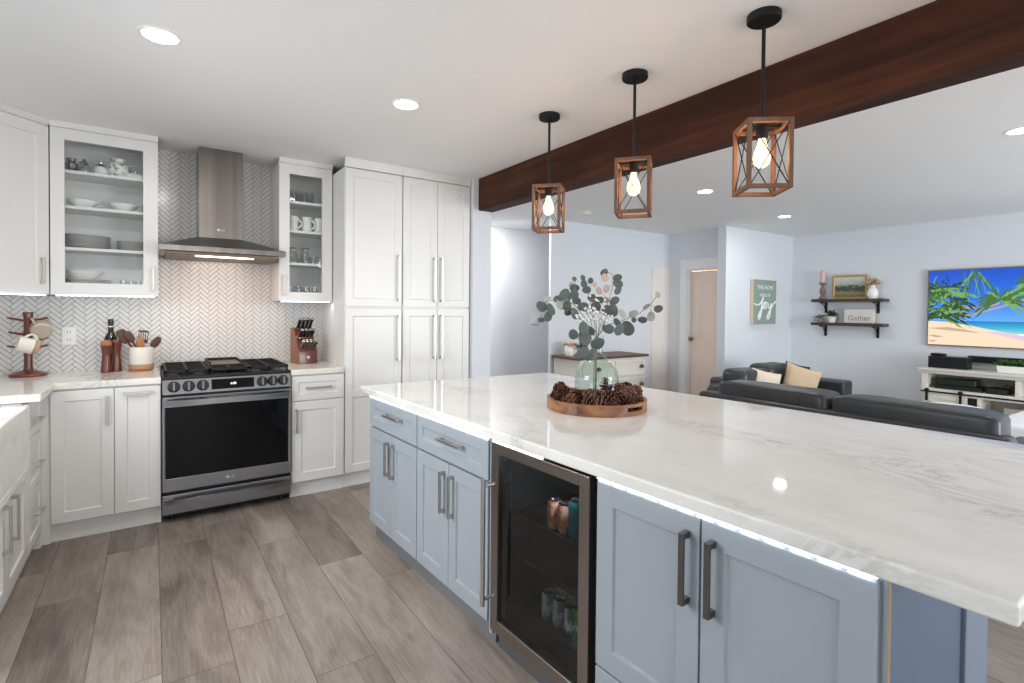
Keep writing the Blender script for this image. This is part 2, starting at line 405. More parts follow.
# casing of the inner door
struct(MB().box(6.228, 4.63, 0, 6.25, 4.735, 2.055).box(6.228, 4.07, 1.925, 6.25, 4.63, 2.055).box(6.22, 4.07, 2.05, 6.25, 4.75, 2.068).box(6.25, 4.61, 0, 6.36, 4.63, 1.925).box(6.25, 4.07, 1.905, 6.36, 4.61, 1.925).box(6.25, 4.07, 0, 6.36, 4.13, 1.905).build('trim_1', trim_paint, None, .003))
struct(MB().box(6.236, 4.735, 0, 6.25, 4.95, .1).box(4.016, 4.936, 0, 6.25, 4.95, .1).box(6.127, 3.936, 0, 7.82, 3.95, .1).build('baseboard_living', trim_paint, None, .003))
dmat = plain('warm_lit_door_paint', (248, 228, 212), .4)  # warm light falling on the leaf is put into the paint colour
dr = MB().box(0, 0, 0, .035, .442, 1.885).build('door_1', dmat, None, .002, loc=(6.315, 4.166, .012), rot=(0, 0, -.03))
struct(dr)
pm = MB()
for y0, y1 in ((.04, .205), (.255, .42)):
    for z0, z1 in ((.12, .78), (.92, 1.45), (1.55, 1.78)):
        pm.box(-.004, y0, z0, .002, y1, z1); pm.box(-.009, y0 + .03, z0 + .03, .002, y1 - .03, z1 - .03)
pm.build('door_panel', dmat, dr, .004)
brass = plain('aged_brass', (150, 118, 70), .35, 1.)
MB().lathe([(0, 0), (.02, 0), (.022, .02), (.03, .035), (.028, .055), (0, .06)], (-.002, .425, .93), 14, Matrix.Rotation(-PI / 2, 4, 'Y')).build('door_knob', brass, dr)
for z in (.22, 1.62): MB().box(-.006, -.018, z, .004, .008, z + .1).build('hinge', brass, dr, .001)

struct(MB().box(5.875, 4.938, .0, 6.284, 4.9505, 1.965).build('trim_2', plain('cream_panel_paint', (236, 229, 224), .6), None, .003))

# herringbone tile on the kitchen back wall
def herringbone(rects):
    L, W, g = .084, .0256, .0014; c = math.sqrt(.5); out = bmesh.new()
    X0, Z0, X1, Z1 = -1.13, .9, 1.17, 2.46; src = []
    for b in range(-40, 60):
        for k in range(-170, 170):
            for kind in (0, 1):
                if kind == 0: q = (k * W + b * L, k * W - b * L, k * W + b * L + L, k * W - b * L + W)
                else: q = (k * W - W + b * L, k * W - b * L, k * W + b * L, k * W - b * L + L)
                p = [(q[0] + g, q[1] + g), (q[2] - g, q[1] + g), (q[2] - g, q[3] - g), (q[0] + g, q[3] - g)]
                p = [((a - d) * c, (a + d) * c + 1.6) for a, d in p]
                mx = sum(a for a, _ in p) / 4; mz = sum(d for _, d in p) / 4
                if X0 - .1 < mx < X1 + .1 and Z0 - .1 < mz < Z1 + .1: src.append(p)
    for (x0, z0, x1, z1) in rects:
        bm = bmesh.new()
        for p in src:
            if max(a for a, _ in p) < x0 or min(a for a, _ in p) > x1 or max(d for _, d in p) < z0 or min(d for _, d in p) > z1: continue
            bm.faces.new([bm.verts.new((a, 0, d)) for a, d in p])
        for co, no in (((x0, 0, 0), (-1, 0, 0)), ((x1, 0, 0), (1, 0, 0)), ((0, 0, z0), (0, 0, -1)), ((0, 0, z1), (0, 0, 1))):
            bmesh.ops.bisect_plane(bm, geom=bm.verts[:] + bm.edges[:] + bm.faces[:], plane_co=co, plane_no=no, clear_outer=True)
        me = bpy.data.meshes.new('tmp'); bm.to_mesh(me); bm.free(); out.from_mesh(me); bpy.data.meshes.remove(me)
    r = bmesh.ops.extrude_face_region(out, geom=out.faces[:])
    for v in [e for e in r['geom'] if isinstance(e, bmesh.types.BMVert)]: v.co.y -= .004
    return out
grout = plain('grey_grout', (108, 106, 106), .9)
tile_m = plain('white_herringbone_tile', (222, 220, 217), .18, var=.03, scale=14.)
RECTS = [(-1.13, .905, .035, 1.40), (.035, .905, .775, 2.449), (.775, .905, 1.165, 1.386)]
MB().box(-1.13, 4.4495, .9, .035, 4.455, 1.41).box(.035, 4.4495, .9, .775, 4.455, 2.45).box(.775, 4.4495, .9, 1.165, 4.455, 1.39).build('grout_bed', grout, wb)
hb = MB(); hb.bm.free(); hb.bm = herringbone(RECTS); hb.build('herringbone_tile', tile_m, wb, loc=(0, 4.4495, 0))

# ------------------------------------------------------------------ ceiling beam
bt = tag(MB().box(2.283, -3.4, 2.178, 2.432, 3.80, 2.449).build('ceiling_beam', beam_wood, None, .006), 'thick dark-stained wooden beam running along the ceiling past the pendants', 'beam')

# ------------------------------------------------------------------ kitchen base cabinets, back wall
YF = 3.845   # door backs / carcass fronts; doors stand 19 mm proud
def base_cab(name, label, x, wd, y=YF, top=.863, toe=True, rz=0., depth=.60):
    t = thing(name, label, 'cabinet', (x, y, 0), rz)
    MB().box(0, 0, .105, wd, depth, top).build('carcass', white_paint, t, .001)
    MB().box(0, .022, 0, wd, .05, .105).build('toe_kick', white_paint, t)
    return t
t = base_cab('base_cabinet', 'white two-front base cabinet between the corner and the range', -.47, .515)
MB().box(-.05, .0, .0, -.0, .03, .863).build('corner_filler', white_paint, t)
door(t, .004, .112, .285, .857, white_paint); pull(True, .17, dark_nickel, parent=t, x=.255, z=.73, y=-.019)
pf = MB().shaker(.289, .112, .512, .857, -.019, .019, .058).build('pull_out_front', white_paint, t, .0015)
pull(False, .14, nickel, parent=t, x=.40, z=.822, y=-.019)
t = base_cab('base_cabinet', 'narrow white cabinet with one drawer and one door right of the range', .795, .368)
MB().shaker(.004, .685, .364, .857, -.019, .019, .045).build('drawer', white_paint, t, .0015)
door(t, .004, .112, .364, .677, white_paint, .062)
pull(False, .175, dark_nickel, parent=t, x=.185, z=.772, y=-.019); pull(True, .165, dark_nickel, parent=t, x=.035, z=.545, y=-.019)

# left run: drawers, filler, sink cabinet with apron sink
XL = -.519
t = base_cab('drawer_cabinet', 'white three-drawer cabinet in the left run beside the apron sink', XL, .40, 3.405, rz=PI / 2, depth=.58)
for k, (z0, z1) in enumerate(((.112, .385), (.392, .665), (.672, .857))):
    d = MB().shaker(.004, z0, .396, z1, -.019, .019, .045).build('drawer', white_paint, t, .0015)
    pull(False, .13, nickel, parent=d, x=.25, z=(.25, .505, .74)[k], y=-.019)
MB().box(.401, -.012, .0, .440, .03, .863).build('corner_filler', white_paint, t)
t = base_cab('sink_cabinet', 'white sink base cabinet at the left edge under the apron sink', XL, .86, 2.53, rz=PI / 2, depth=.58, top=.525)
door(t, .004, .112, .428, .52, white_paint); door(t, .432, .112, .856, .52, white_paint)
pull(True, .20, dark_nickel, parent=t, x=.37, z=.42, y=-.019); pull(True, .20, dark_nickel, parent=t, x=.52, z=.42, y=-.019)
t = thing('apron_sink', 'white veined apron-front sink at the left edge of the photo', 'sink', (-.95, 2.535, 0))
s = MB(); s.box(0, 0, .53, .462, .855, .57).box(0, 0, .57, .04, .855, .858).box(.42, 0, .57, .462, .855, .858).box(.04, 0, .57, .42, .04, .858).box(.04, .815, .57, .42, .855, .858)
s.build('basin', t_marble('apron_quartz', 3.), t, .004)
MB().lathe([(.0, .0), (.045, 0), (.045, .004), (.03, .006), (.0, .004)], (.23, .43, .57)).build('drain', steel, t)
# L-shaped worktop
s = MB(); s.prism([(-1.128, 2.0), (-.955, 2.0), (-.955, 3.395), (-.448, 3.395), (-.448, 3.815), (.046, 3.815), (.046, 4.446), (-1.128, 4.446)], .866, .906)
tag(s.build('countertop', marble2, None, .006, 2), 'white veined stone worktop on the left corner cabinets', 'countertop')
s = MB(); s.box(.793, 3.815, .866, 1.163, 4.446, .906)
tag(s.build('countertop', marble2, None, .006, 2), 'short white stone worktop under the knife block', 'countertop')

# ------------------------------------------------------------------ tall pantry units
def pantry(name, label, x0, x1, doors):
    t = thing(name, label, 'cabinet', (x0, 3.855, 0)); wd = x1 - x0
    MB().box(0, 0, .105, wd, .595, 2.38).build('carcass', white_paint, t, .001)
    MB().box(0, .022, 0, wd, .05, .105).build('toe_kick', white_paint, t)
    MB().extr([(0, 2.38), (-.022, 2.38), (-.022, 2.395), (-.034, 2.43), (-.034, 2.449), (0, 2.449)], 'x', 0, wd).build('crown', white_paint, t)
    for a, b, hx in doors:
        door(t, a, 1.352, b, 2.374, white_paint, name='upper_door'); door(t, a, .112, b, 1.338, white_paint, rail=.70, name='lower_door')
        pull(True, .36, nickel, parent=t, x=hx, z=1.575, y=-.019, std=.034); pull(True, .355, nickel, parent=t, x=hx, z=1.11, y=-.019, std=.034)
    return t
pantry('pantry_cabinet', 'tall white single-door-wide pantry cabinet next to the knife block', 1.166, 1.616, [(.004, .445, .415)])
pantry('pantry_cabinet', 'tall white double-door pantry cabinet beside the wall post', 1.618, 2.226, [(.004, .300, .272), (.304, .604, .336)])

# ------------------------------------------------------------------ wall cabinets
def glass_cab(name, label, x, wd, z0, shelves, glass, hx):
    t = thing(name, label, 'cabinet', (x, 4.16, 0)); dep = .285; zt = 2.415
    s = MB(); s.box(0, 0, z0, .018, dep, zt).box(wd - .018, 0, z0, wd, dep, zt).box(.018, 0, z0, wd - .018, dep, z0 + .02).box(.018, 0, zt - .02, wd - .018, dep, zt).box(.018, dep - .008, z0 + .02, wd - .018, dep, zt - .02)
    s.build('carcass', white_paint, t)
    MB().extr([(0, zt), (-.024, zt), (-.028, zt + .012), (-.036, zt + .026), (-.036, 2.449), (.02, 2.449), (.02, zt)], 'x', 0, wd).build('crown', white_paint, t)
    for z in shelves: MB().box(.02, .012, z - .018, wd - .02, dep - .01, z).build('shelf', white_paint, t)
    s = MB(); gx0, gz0, gx1, gz1 = glass; y = -.02
    s.box(.0, y, z0 + .002, gx0, 0, zt - .002).box(gx1, y, z0 + .002, wd - .002, 0, zt - .002).box(gx0, y, z0 + .002, gx1, 0, gz0).box(gx0, y, gz1, gx1, 0, zt - .002)
    d = s.build('door', white_paint, t)
    MB().box(gx0 - .004, -.012, gz0 - .004, gx1 + .004, -.008, gz1 + .004).build('glass_pane', pane_glass, d)
    pull(True, .15, nickel, parent=d, x=hx, z=z0 + .115, y=y)
    return t
glass_cab('glass_front_cabinet', 'white glass-front wall cabinet left of the hood, holding plates', -.50, .535, 1.405, (2.172, 1.955, 1.70), (.066, 1.48, .455, 2.345), .508)
glass_cab('glass_front_cabinet', 'narrow white glass-front wall cabinet right of the hood, holding mugs', .775, .385, 1.388, (2.146, 1.926, 1.68), (.072, 1.455, .308, 2.340), .03)
# diagonal corner cabinet
t = thing('corner_cabinet', 'white diagonal corner wall cabinet at the upper left edge', 'cabinet', (-.823, 3.822, 0), PI / 4)
cpoly = [(.0, .022), (.447, .022), (.66, .20), (.42, .44), (.20, .66), (-.02, .44), (-.21, .25)]
MB().prism([(0, .022), (.458, .022), (.66, .235), (.225, .66), (-.215, .235)], 1.405, 2.41).build('carcass', white_paint, t, .001)
MB().extr([(.022, 2.412), (.0, 2.412), (-.012, 2.43), (-.012, 2.449), (.022, 2.449)], 'x', -.0, .447).build('crown', white_paint, t)
door(t, .003, 1.41, .452, 2.41, white_paint, .065, y=.002); pull(True, .155, nickel, parent=t, x=.405, z=1.545, y=.002)

# under-cabinet LED strips
def led_strip(label, p0, p1, n, power, parent_z=0, group='cool LED strips'):
    p0, p1 = Vector(p0), Vector(p1); d = p1 - p0; L = d.length
    t = thing('led_strip', label, 'light strip', p0, math.atan2(d.y, d.x))
    MB().box(0, -.005, -.003, L, .005, 0).build('tape', led_tape, t)
    s = MB()
    for k in range(n):
        x = (k + .5) * L / n; q = L / n * .36; s.box(x - q, -.0062, -.0062, x + q, .0045, -.0012)
    s.build('diodes', led_white, t)
    l = area('led_strip_light', (p0 + p1) / 2 + Vector((0, 0, -.012)), (p0 + p1) / 2 + Vector((0, 0, -1)), L, .01, power, (.80, .90, 1))
    l.rotation_euler = (0, 0, math.atan2(d.y, d.x))
    return t
led_strip('dotted white LED strip under the corner wall cabinet', (-.80, 3.845, 1.404), (-.52, 4.125, 1.404), 10, .15)
led_strip('dotted white LED strip under the left glass-front cabinet', (-.48, 4.155, 1.404), (.02, 4.155, 1.404), 16, .25)
led_strip('white LED strip under the narrow glass-front cabinet', (.79, 4.165, 1.387), (1.15, 4.165, 1.387), 12, .2)

# ------------------------------------------------------------------ range hood
t = thing('range_hood', 'stainless chimney range hood above the gas range', 'range hood', (.033, 3.875, 1.692))
HW = .736; s = MB(); s.box(0, 0, .0, HW, .57, .036)
s.build('canopy_rim', steel, t, .002)
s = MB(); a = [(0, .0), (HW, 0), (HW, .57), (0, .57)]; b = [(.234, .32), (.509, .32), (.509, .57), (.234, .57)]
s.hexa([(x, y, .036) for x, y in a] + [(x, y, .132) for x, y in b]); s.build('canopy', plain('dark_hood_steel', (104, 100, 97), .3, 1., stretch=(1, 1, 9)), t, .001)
MB().box(.234, .32, .13, .509, .575, .757).build('chimney', steel, t, .002)
MB().box(.04, .03, -.02, HW - .04, .54, .0).build('filter_tray', plain('hood_filter', (120, 104, 92), .4, 1., stretch=(30, 1, 1)), t, .002)
MB().box(.20, .05, -.025, .54, .085, -.0205).build('light_bar', hood_glow, t)
MB().cyl((.37, .18, -.0195), (.37, .12, -.032), .008, 10).build('filter_latch', steel, t)
MB().lathe([(0, 0), (.0085, 0), (.0085, .002), (0, .002)], (.355, .32, .19), 18, Matrix.Rotation(PI / 2, 4, 'X')).build('logo_disc', logo_pale, t)
text('logo_text', 'LG', .021, logo_pale, t, (.382, .3195, .19), (PI / 2, 0, 0))
area('hood_lamp', (.41, 4.06, 1.672), (.41, 4.22, .95), .34, .06, 2.1, (1, .60, .36))

# ------------------------------------------------------------------ gas range
t = thing('gas_range', 'dark stainless slide-in gas range under the hood', 'stove', (.05, 3.80, 0)); RW = .738
MB().box(.004, .045, .03, RW - .004, .63, .888).build('body', black_plastic, t, .003)
for x in (.05, RW - .05):
    for y in (.09, .58): MB().cyl((x, y, 0), (x, y, .032), .018, 12).build('foot', black_plastic, t)
d = MB().box(.0, .0, .055, RW, .05, .175).build('storage_drawer', dark_steel, t, .004, 2)
s = MB(); n = 14
def bowbar(s, x0, x1, z, h, y0, bow, th=.014):
    P = []
    for i in range(n + 1):
        u = i / n; x = x0 + (x1 - x0) * u; y = y0 - bow * (1 - abs(2 * u - 1) ** 3); P.append((x, y))
    for (xa, ya), (xb, yb) in zip(P, P[1:]):
        s.hexa([(xa, ya - th, z - h), (xb, yb - th, z - h), (xb, yb, z - h), (xa, ya, z - h), (xa, ya - th, z + h * .6), (xb, yb - th, z + h * .6), (xb, yb + .004, z + h), (xa, ya + .004, z + h)])
bowbar(s, .012, RW - .012, .137, .017, .002, .04); s.build('drawer_handle', dark_steel, d)
d = MB(); d.shaker(0, .198, RW, .783, -.004, .05, .012, .004); d = d.build('oven_door', dark_steel, t, .002)
# the window leaves a wide rail at the bottom
MB().box(.012, -.0055, .198, RW - .012, .0, .278).build('door_bottom_rail', dark_steel, d, .002)
MB().box(.018, -.003, .278, RW - .018, .003, .718).build('oven_window', black_gloss, d)
MB().box(.004, -.0055, .718, RW - .004, .0, .783).build('door_top_rail', dark_steel, d, .002)
s = MB(); bowbar(s, .012, RW - .012, .752, .020, -.002, .045, .016); s.build('oven_handle', dark_steel, d)
MB().lathe([(0, 0), (.0085, 0), (.0085, .002), (0, .002)], (.352, -.0055, .238), 18, Matrix.Rotation(PI / 2, 4, 'X')).build('logo_disc', logo_pale, d)
text('logo_text', 'LG', .021, logo_pale, d, (.38, -.006, .238), (PI / 2, 0, 0))
cp = MB(); cp.hexa([(0, -.006, .795), (RW, -.006, .795), (RW, .06, .795), (0, .06, .795), (0, .016, .888), (RW, .016, .888), (RW, .06, .888), (0, .06, .888)])
cp = cp.build('control_panel', plain('control_panel_steel', (150, 150, 152), .27, 1., stretch=(.5, 9, 9)), t, .003)
SL = math.atan2(.022, .093)
def onp(z): return -.006 + (z - .795) * .022 / .093
MB().hexa([(.262, onp(.812) - .001, .812), (.508, onp(.812) - .001, .812), (.508, onp(.812) + .01, .812), (.262, onp(.812) + .01, .812), (.262, onp(.874) - .001, .874), (.508, onp(.874) - .001, .874), (.508, onp(.874) + .01, .874), (.262, onp(.874) + .01, .874)]).build('display', black_gloss, cp)
text('display_digits', '6:30', .019, digit_glow, cp, (.386, onp(.843) - .0018, .843), (PI / 2 - SL, 0, 0))
for x in (.060, .138, .214, .556, .622, .688):
    kM = Matrix.Rotation(PI / 2 - SL, 4, 'X')
    k = MB().lathe([(0, 0), (.034, 0), (.034, .004), (.030, .006), (.029, .024), (.026, .028), (0, .028)], (x, onp(.842), .842), 22, kM).build('knob', plain('knob_graphite', (62, 62, 64), .32, .8), cp)
    g = MB(); g.box(-.007, -.026, .0, .007, .026, .012)
    g.build('knob_grip', plain('knob_grip_steel', (140, 140, 142), .3, 1.), k, .002, loc=(x, onp(.842) - .030 * math.cos(SL), .842 + .03 * math.sin(SL) * 0 + .004), rot=(PI / 2 - SL, 0, 0))
MB().box(0, .012, .888, RW, .635, .906).build('cooktop', plain('cooktop_enamel', (16, 16, 17), .25), t, .003)
MB().box(0, .59, .906, RW, .635, .925).build('rear_vent', black_iron, t, .003)
for cx, cy_, r in ((.13, .18, .045), (.13, .45, .038), (.37, .32, .05), (.61, .18, .04), (.61, .45, .045)):
    MB().lathe([(0, 0), (r, 0), (r, .012), (r * .8, .018), (0, .02)], (cx, cy_, .906), 20).build('burner', black_iron, t)
for x0, x1 in ((.012, .250), (.256, .482), (.488, .726)):
    s = MB(); z0, z1 = .926, .944
    for y in (.03, .31, .575): s.box(x0, y, z0, x1, y + .014, z1)
    for x in (x0, x1 - .014, (x0 + x1) / 2 - .007): s.box(x, .03, z0, x + .014, .589, z1)
    for y in (.17, .45): s.box(x0, y, z0, x1, y + .01, z1)
    for x in (x0 + .002, x1 - .014):
        for y in (.032, .57): s.box(x, y, .905, x + .012, y + .012, z0 + .002)
    s.build('grate', black_iron, t, .002)
g = thing('griddle_plate', 'dark flat griddle plate resting on the middle grate of the range', 'griddle', (.315, 4.0, .9445))
grid = plain('seasoned_griddle', (86, 66, 54), .3, .6)
MB().box(0, 0, 0, .205, .36, .008).build('plate', grid, g, .002)
s = MB(); s.box(0, 0, .008, .01, .36, .022).box(.195, 0, .008, .205, .36, .022).box(.01, .35, .008, .195, .36, .022); s.build('rim', black_iron, g, .001)

# ------------------------------------------------------------------ island (local x runs along its front from the far end towards the viewer, -y is the front)
TH = math.radians(2.2); IA = Vector((1.04, 2.939, 0)); IR = -PI / 2 + TH
def isl(x, y=0., z=0.):
    return IA + Vector((x * math.cos(IR) - y * math.sin(IR), x * math.sin(IR) + y * math.cos(IR), z))
def i_cab(label, x0, x1, dep=.6, z0=.095):
    t = thing('island_cabinet', label, 'cabinet', isl(x0, .021), IR); wd = x1 - x0
    MB().box(0, 0, z0, wd, dep, .825).build('carcass', island_paint, t, .001)
    MB().box(0, .022, 0, wd, .045, z0).build('toe_kick', plain('shaded_toe_kick_paint', (120, 122, 126), .5), t)  # shade of the recess under the doors is put into this grey
    return t
t = i_cab('grey island cabinet at the far end, with one drawer over two doors', 0, .600)
d = MB().shaker(.003, .662, .597, .822, -.02, .019, .05).build('drawer', island_paint, t, .0015); pull(False, .19, dark_nickel, parent=d, x=.33, z=.758, y=-.02)
for a, b, hx in ((.003, .298, .268), (.302, .597, .335)):
    d = door(t, a, .102, b, .652, island_paint, .06, y=-.02); pull(True, .185, dark_nickel, parent=d, x=hx, z=.523, y=-.02, wd=.014)
t = i_cab('grey island cabinet beside the cooler, with one drawer over two doors', .602, 1.222)
d = MB().shaker(.003, .662, .617, .822, -.02, .019, .05).build('drawer', island_paint, t, .0015); pull(False, .19, dark_nickel, parent=d, x=.335, z=.753, y=-.02)
for a, b, hx in ((.003, .308, .272), (.312, .617, .348)):
    d = door(t, a, .102, b, .652, island_paint, .06, y=-.02); pull(True, .185, dark_nickel, parent=d, x=hx, z=.520, y=-.02, wd=.014)
MB().box(.621, -.012, .06, .640, .02, .825).build('filler_strip', island_paint, t)
t = i_cab('wide grey island cabinet nearest the viewer, with two tall doors', 1.802, 2.54)
for a, b, hx in ((.003, .352, .320), (.358, .733, .392)):
    d = door(t, a, .262, b, .822, island_paint, .064, y=-.02); pull(True, .185, plain('gunmetal', (118, 117, 117), .3, 1.), parent=d, x=hx, z=.688, y=-.02, wd=.016, std=.032)
d = MB().shaker(.003, .102, .733, .255, -.02, .019, .045).build('drawer', island_paint, t, .0015)
# end panel, shared back block
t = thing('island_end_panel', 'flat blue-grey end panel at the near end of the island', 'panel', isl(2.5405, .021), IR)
MB().box(0, .0, 0, .012, .50, .826).build('panel', plain('end_panel_shaded_paint', (78, 97, 120), .4, var=.02), t)  # darker and bluer than the doors; the end's shade is put into the colour
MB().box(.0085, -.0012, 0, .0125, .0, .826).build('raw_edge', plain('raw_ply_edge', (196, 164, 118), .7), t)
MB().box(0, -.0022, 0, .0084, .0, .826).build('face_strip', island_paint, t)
MB().box(.0, .505, 0, .022, .73, .826).build('corner_stile', plain('end_stile_shaded_paint', (112, 124, 142), .4), t, .002)  # stile colour carries the same end shade, more weakly
t = thing('island_back_panel', 'blue-grey panelled back of the island under the overhang', 'panel', isl(0, .70), IR)
MB().box(0, 0, 0, 2.54, .03, .826).build('panel', island_paint, t)
# stone slab
s = MB(); s.prism([(1.030, 3.075), (1.142, .208), (2.585, .208), (2.41, 3.02)], .832, .872)
tag(s.build('island_countertop', marble, None, .007, 3), 'large white veined stone slab on top of the grey island', 'countertop')
def isl_led(label, x0, x1, n, power):
    return led_strip(label, isl(x0, .004, .8315), isl(x1, .004, .8315), n, power)
isl_led('bright LED strip under the island slab above the two far drawers', .0, 1.22, 26, .02)
isl_led('bright LED strip under the island slab above the near tall doors', 1.805, 2.535, 13, .015)
isl_led('faint LED strip under the island slab above the cooler', 1.25, 1.55, 8, .005)

# beverage cooler
t = thing('beverage_cooler', 'glass-door beverage cooler built into the island', 'fridge', isl(1.246, .021), IR); CW = .53
bk = plain('cooler_interior', (62, 64, 62), .5)
s = MB(); s.box(0, .03, .08, .025, .56, .822).box(CW - .025, .03, .08, CW, .56, .822).box(.025, .03, .08, CW - .025, .56, .115).box(.025, .03, .79, CW - .025, .56, .822).box(.025, .53, .115, CW - .025, .56, .79)
s.build('cabinet_box', bk, t)
MB().box(.0, .022, .0, CW, .045, .08).build('toe_grille', plain('cooler_kick', (120, 122, 126), .4, .6), t)
for z in (.195, .375, .54):
    s = MB(); s.box(.026, .05, z - .006, CW - .026, .062, z + .006)
    for k in range(13): s.cyl((.04 + k * .037, .055, z), (.04 + k * .037, .52, z), .0028, 6)
    s.box(.026, .51, z - .004, CW - .026, .522, z + .004); s.build('wire_shelf', plain('shelf_wire', (70, 70, 72), .35, .8), t)
s = MB(); y0, y1 = -.024, .018
s.box(0, y0, .088, .045, y1, .824).box(CW - .045, y0, .088, CW, y1, .824).box(.045, y0, .088, CW - .045, y1, .14).box(.045, y0, .785, CW - .045, y1, .824)
cdm = plain('cooler_door_steel', (150, 143, 138), .28, 1., stretch=(1, 1, 9))
d = s.build('door', cdm, t, .0015)
MB().box(.043, -.012, .138, CW - .043, -.006, .787).build('glass_pane', dark_glass, d)
s = MB(); s.cyl((.022, -.075, .205), (.022, -.075, .69), .009, 14)
for z in (.23, .665): s.cyl((.022, -.075, z), (.022, -.024, z), .007, 10)
s.build('handle', nickel, d)
MB().box(.32, .05, .782, .40, .07, .79).build('indicator_light', blue_glow, t)
MB().box(CW + .0, -.0, .088, CW + .026, .02, .824).build('side_gap_shade', black_plastic, t)  # black strip standing in for the shade of the gap beside the cooler
point('cooler_lamp', tuple(isl(1.246 + .36, .09, .775)), 3.2, (.85, .92, 1), .02)
# cans inside
def can(label, lx, ly, z, body, h=.122, r=.033, group=None, lid=True):
    o = thing('drink_can', label, 'can', isl(1.246 + lx, .021 + ly, z), IR + random.uniform(-.4, .4), group)
    b = MB().lathe([(0, .004), (r * .72, 0), (r * .8, .003), (r, .014), (r, h - .016), (r * .82, h - .003)], seg=20).build('body', body, o)
    MB().lathe([(r * .82, h - .003), (r * .84, h), (r * .78, h), (r * .75, h - .005), (0, h - .005)], seg=20).build('lid', silver, o)
    return o
def t_can(name, a, b, sc=30.):
    t = NT(name); n = t.noise(t.coord(), sc, 2)
    t.set(color=t.ramp(n, [(.48, lin(*a)), (.53, lin(*b))]), rough=.3, metal=.3); return t.m
orange_can = t_can('copper_can', (196, 112, 70), (224, 176, 150)); teal_can = plain('teal_can', (34, 128, 122), .3, .4)
grey_can = t_can('pale_grey_can', (176, 190, 190), (112, 124, 126)); green_can = plain('green_can', (30, 138, 62), .3, .3)
can('copper can on the upper cooler shelf, left of the pair', .249, .085, .546, orange_can, .105, .026)
can('copper can on the upper cooler shelf, next to the teal can', .305, .085, .546, orange_can, .105, .026)
can('tall teal can on the upper cooler shelf', .362, .085, .546, teal_can, .135, .027)
can('shorter teal can behind the tall teal can in the cooler', .40, .145, .546, teal_can, .115, .027)
for k in range(3): can('pale grey patterned can in the front row of the lower cooler shelf', .225 + k * .060, .085, .201, grey_can, .10, .027, group='front pale grey cans')
for k in range(3): can('pale grey can in the back row of the lower cooler shelf', .232 + k * .060, .15, .201, grey_can, .10, .027, group='back pale grey cans')
gc = can('green lemon-lime soda can by the right side of the lower cooler shelf', .412, .060, .201, green_can, .135, .028)
gc.rotation_euler = (0, 0, IR)
text('can_lettering', 'Sprite', .04, plain('white_print', (245, 245, 245), .4), gc, (0.002, -.0288, .078), (PI / 2, -.35, 0), .0004)

# ------------------------------------------------------------------ ceiling fittings
def downlight(label, x, y, r=.062, power=5):
    t = thing('recessed_downlight', label, 'ceiling light', (x, y, CE))
    MB().lathe([(r, -.002), (r + .016, -.003), (r + .018, 0), (r, 0)], seg=32).build('trim_ring', trim_paint, t)
    MB().lathe([(0, -.003), (r, -.003), (r, 0), (0, 0)], seg=32).build('lens', can_glow, t)
    l = area('downlight_lamp', (x, y, CE - .012), (x, y, 0), .12, .12, power, (1, .97, .93)); l.data.shape = 'DISK'
    return t
downlight('round recessed downlight above the range side of the kitchen, left of the photo', .03, 2.592, power=7)
downlight('round recessed downlight in front of the pantry cabinets', 1.138, 2.665, power=.9)
downlight('round recessed downlight in the living room ceiling, beside the near pendant', 4.222, 2.947)
downlight('round recessed downlight in the living room ceiling, before the sign wall', 6.062, 3.165)
downlight('round recessed downlight cut by the right edge of the photo', 4.33, .835)
t = thing('smoke_detector', 'round cream smoke detector on the ceiling near the hall', 'smoke detector', (4.033, 4.367, CE))
MB().lathe([(0, -.035), (.05, -.034), (.062, -.022), (.068, -.008), (.075, 0), (0, 0)], seg=28).build('housing', plain('smoke_plastic', (226, 222, 208), .5), t)

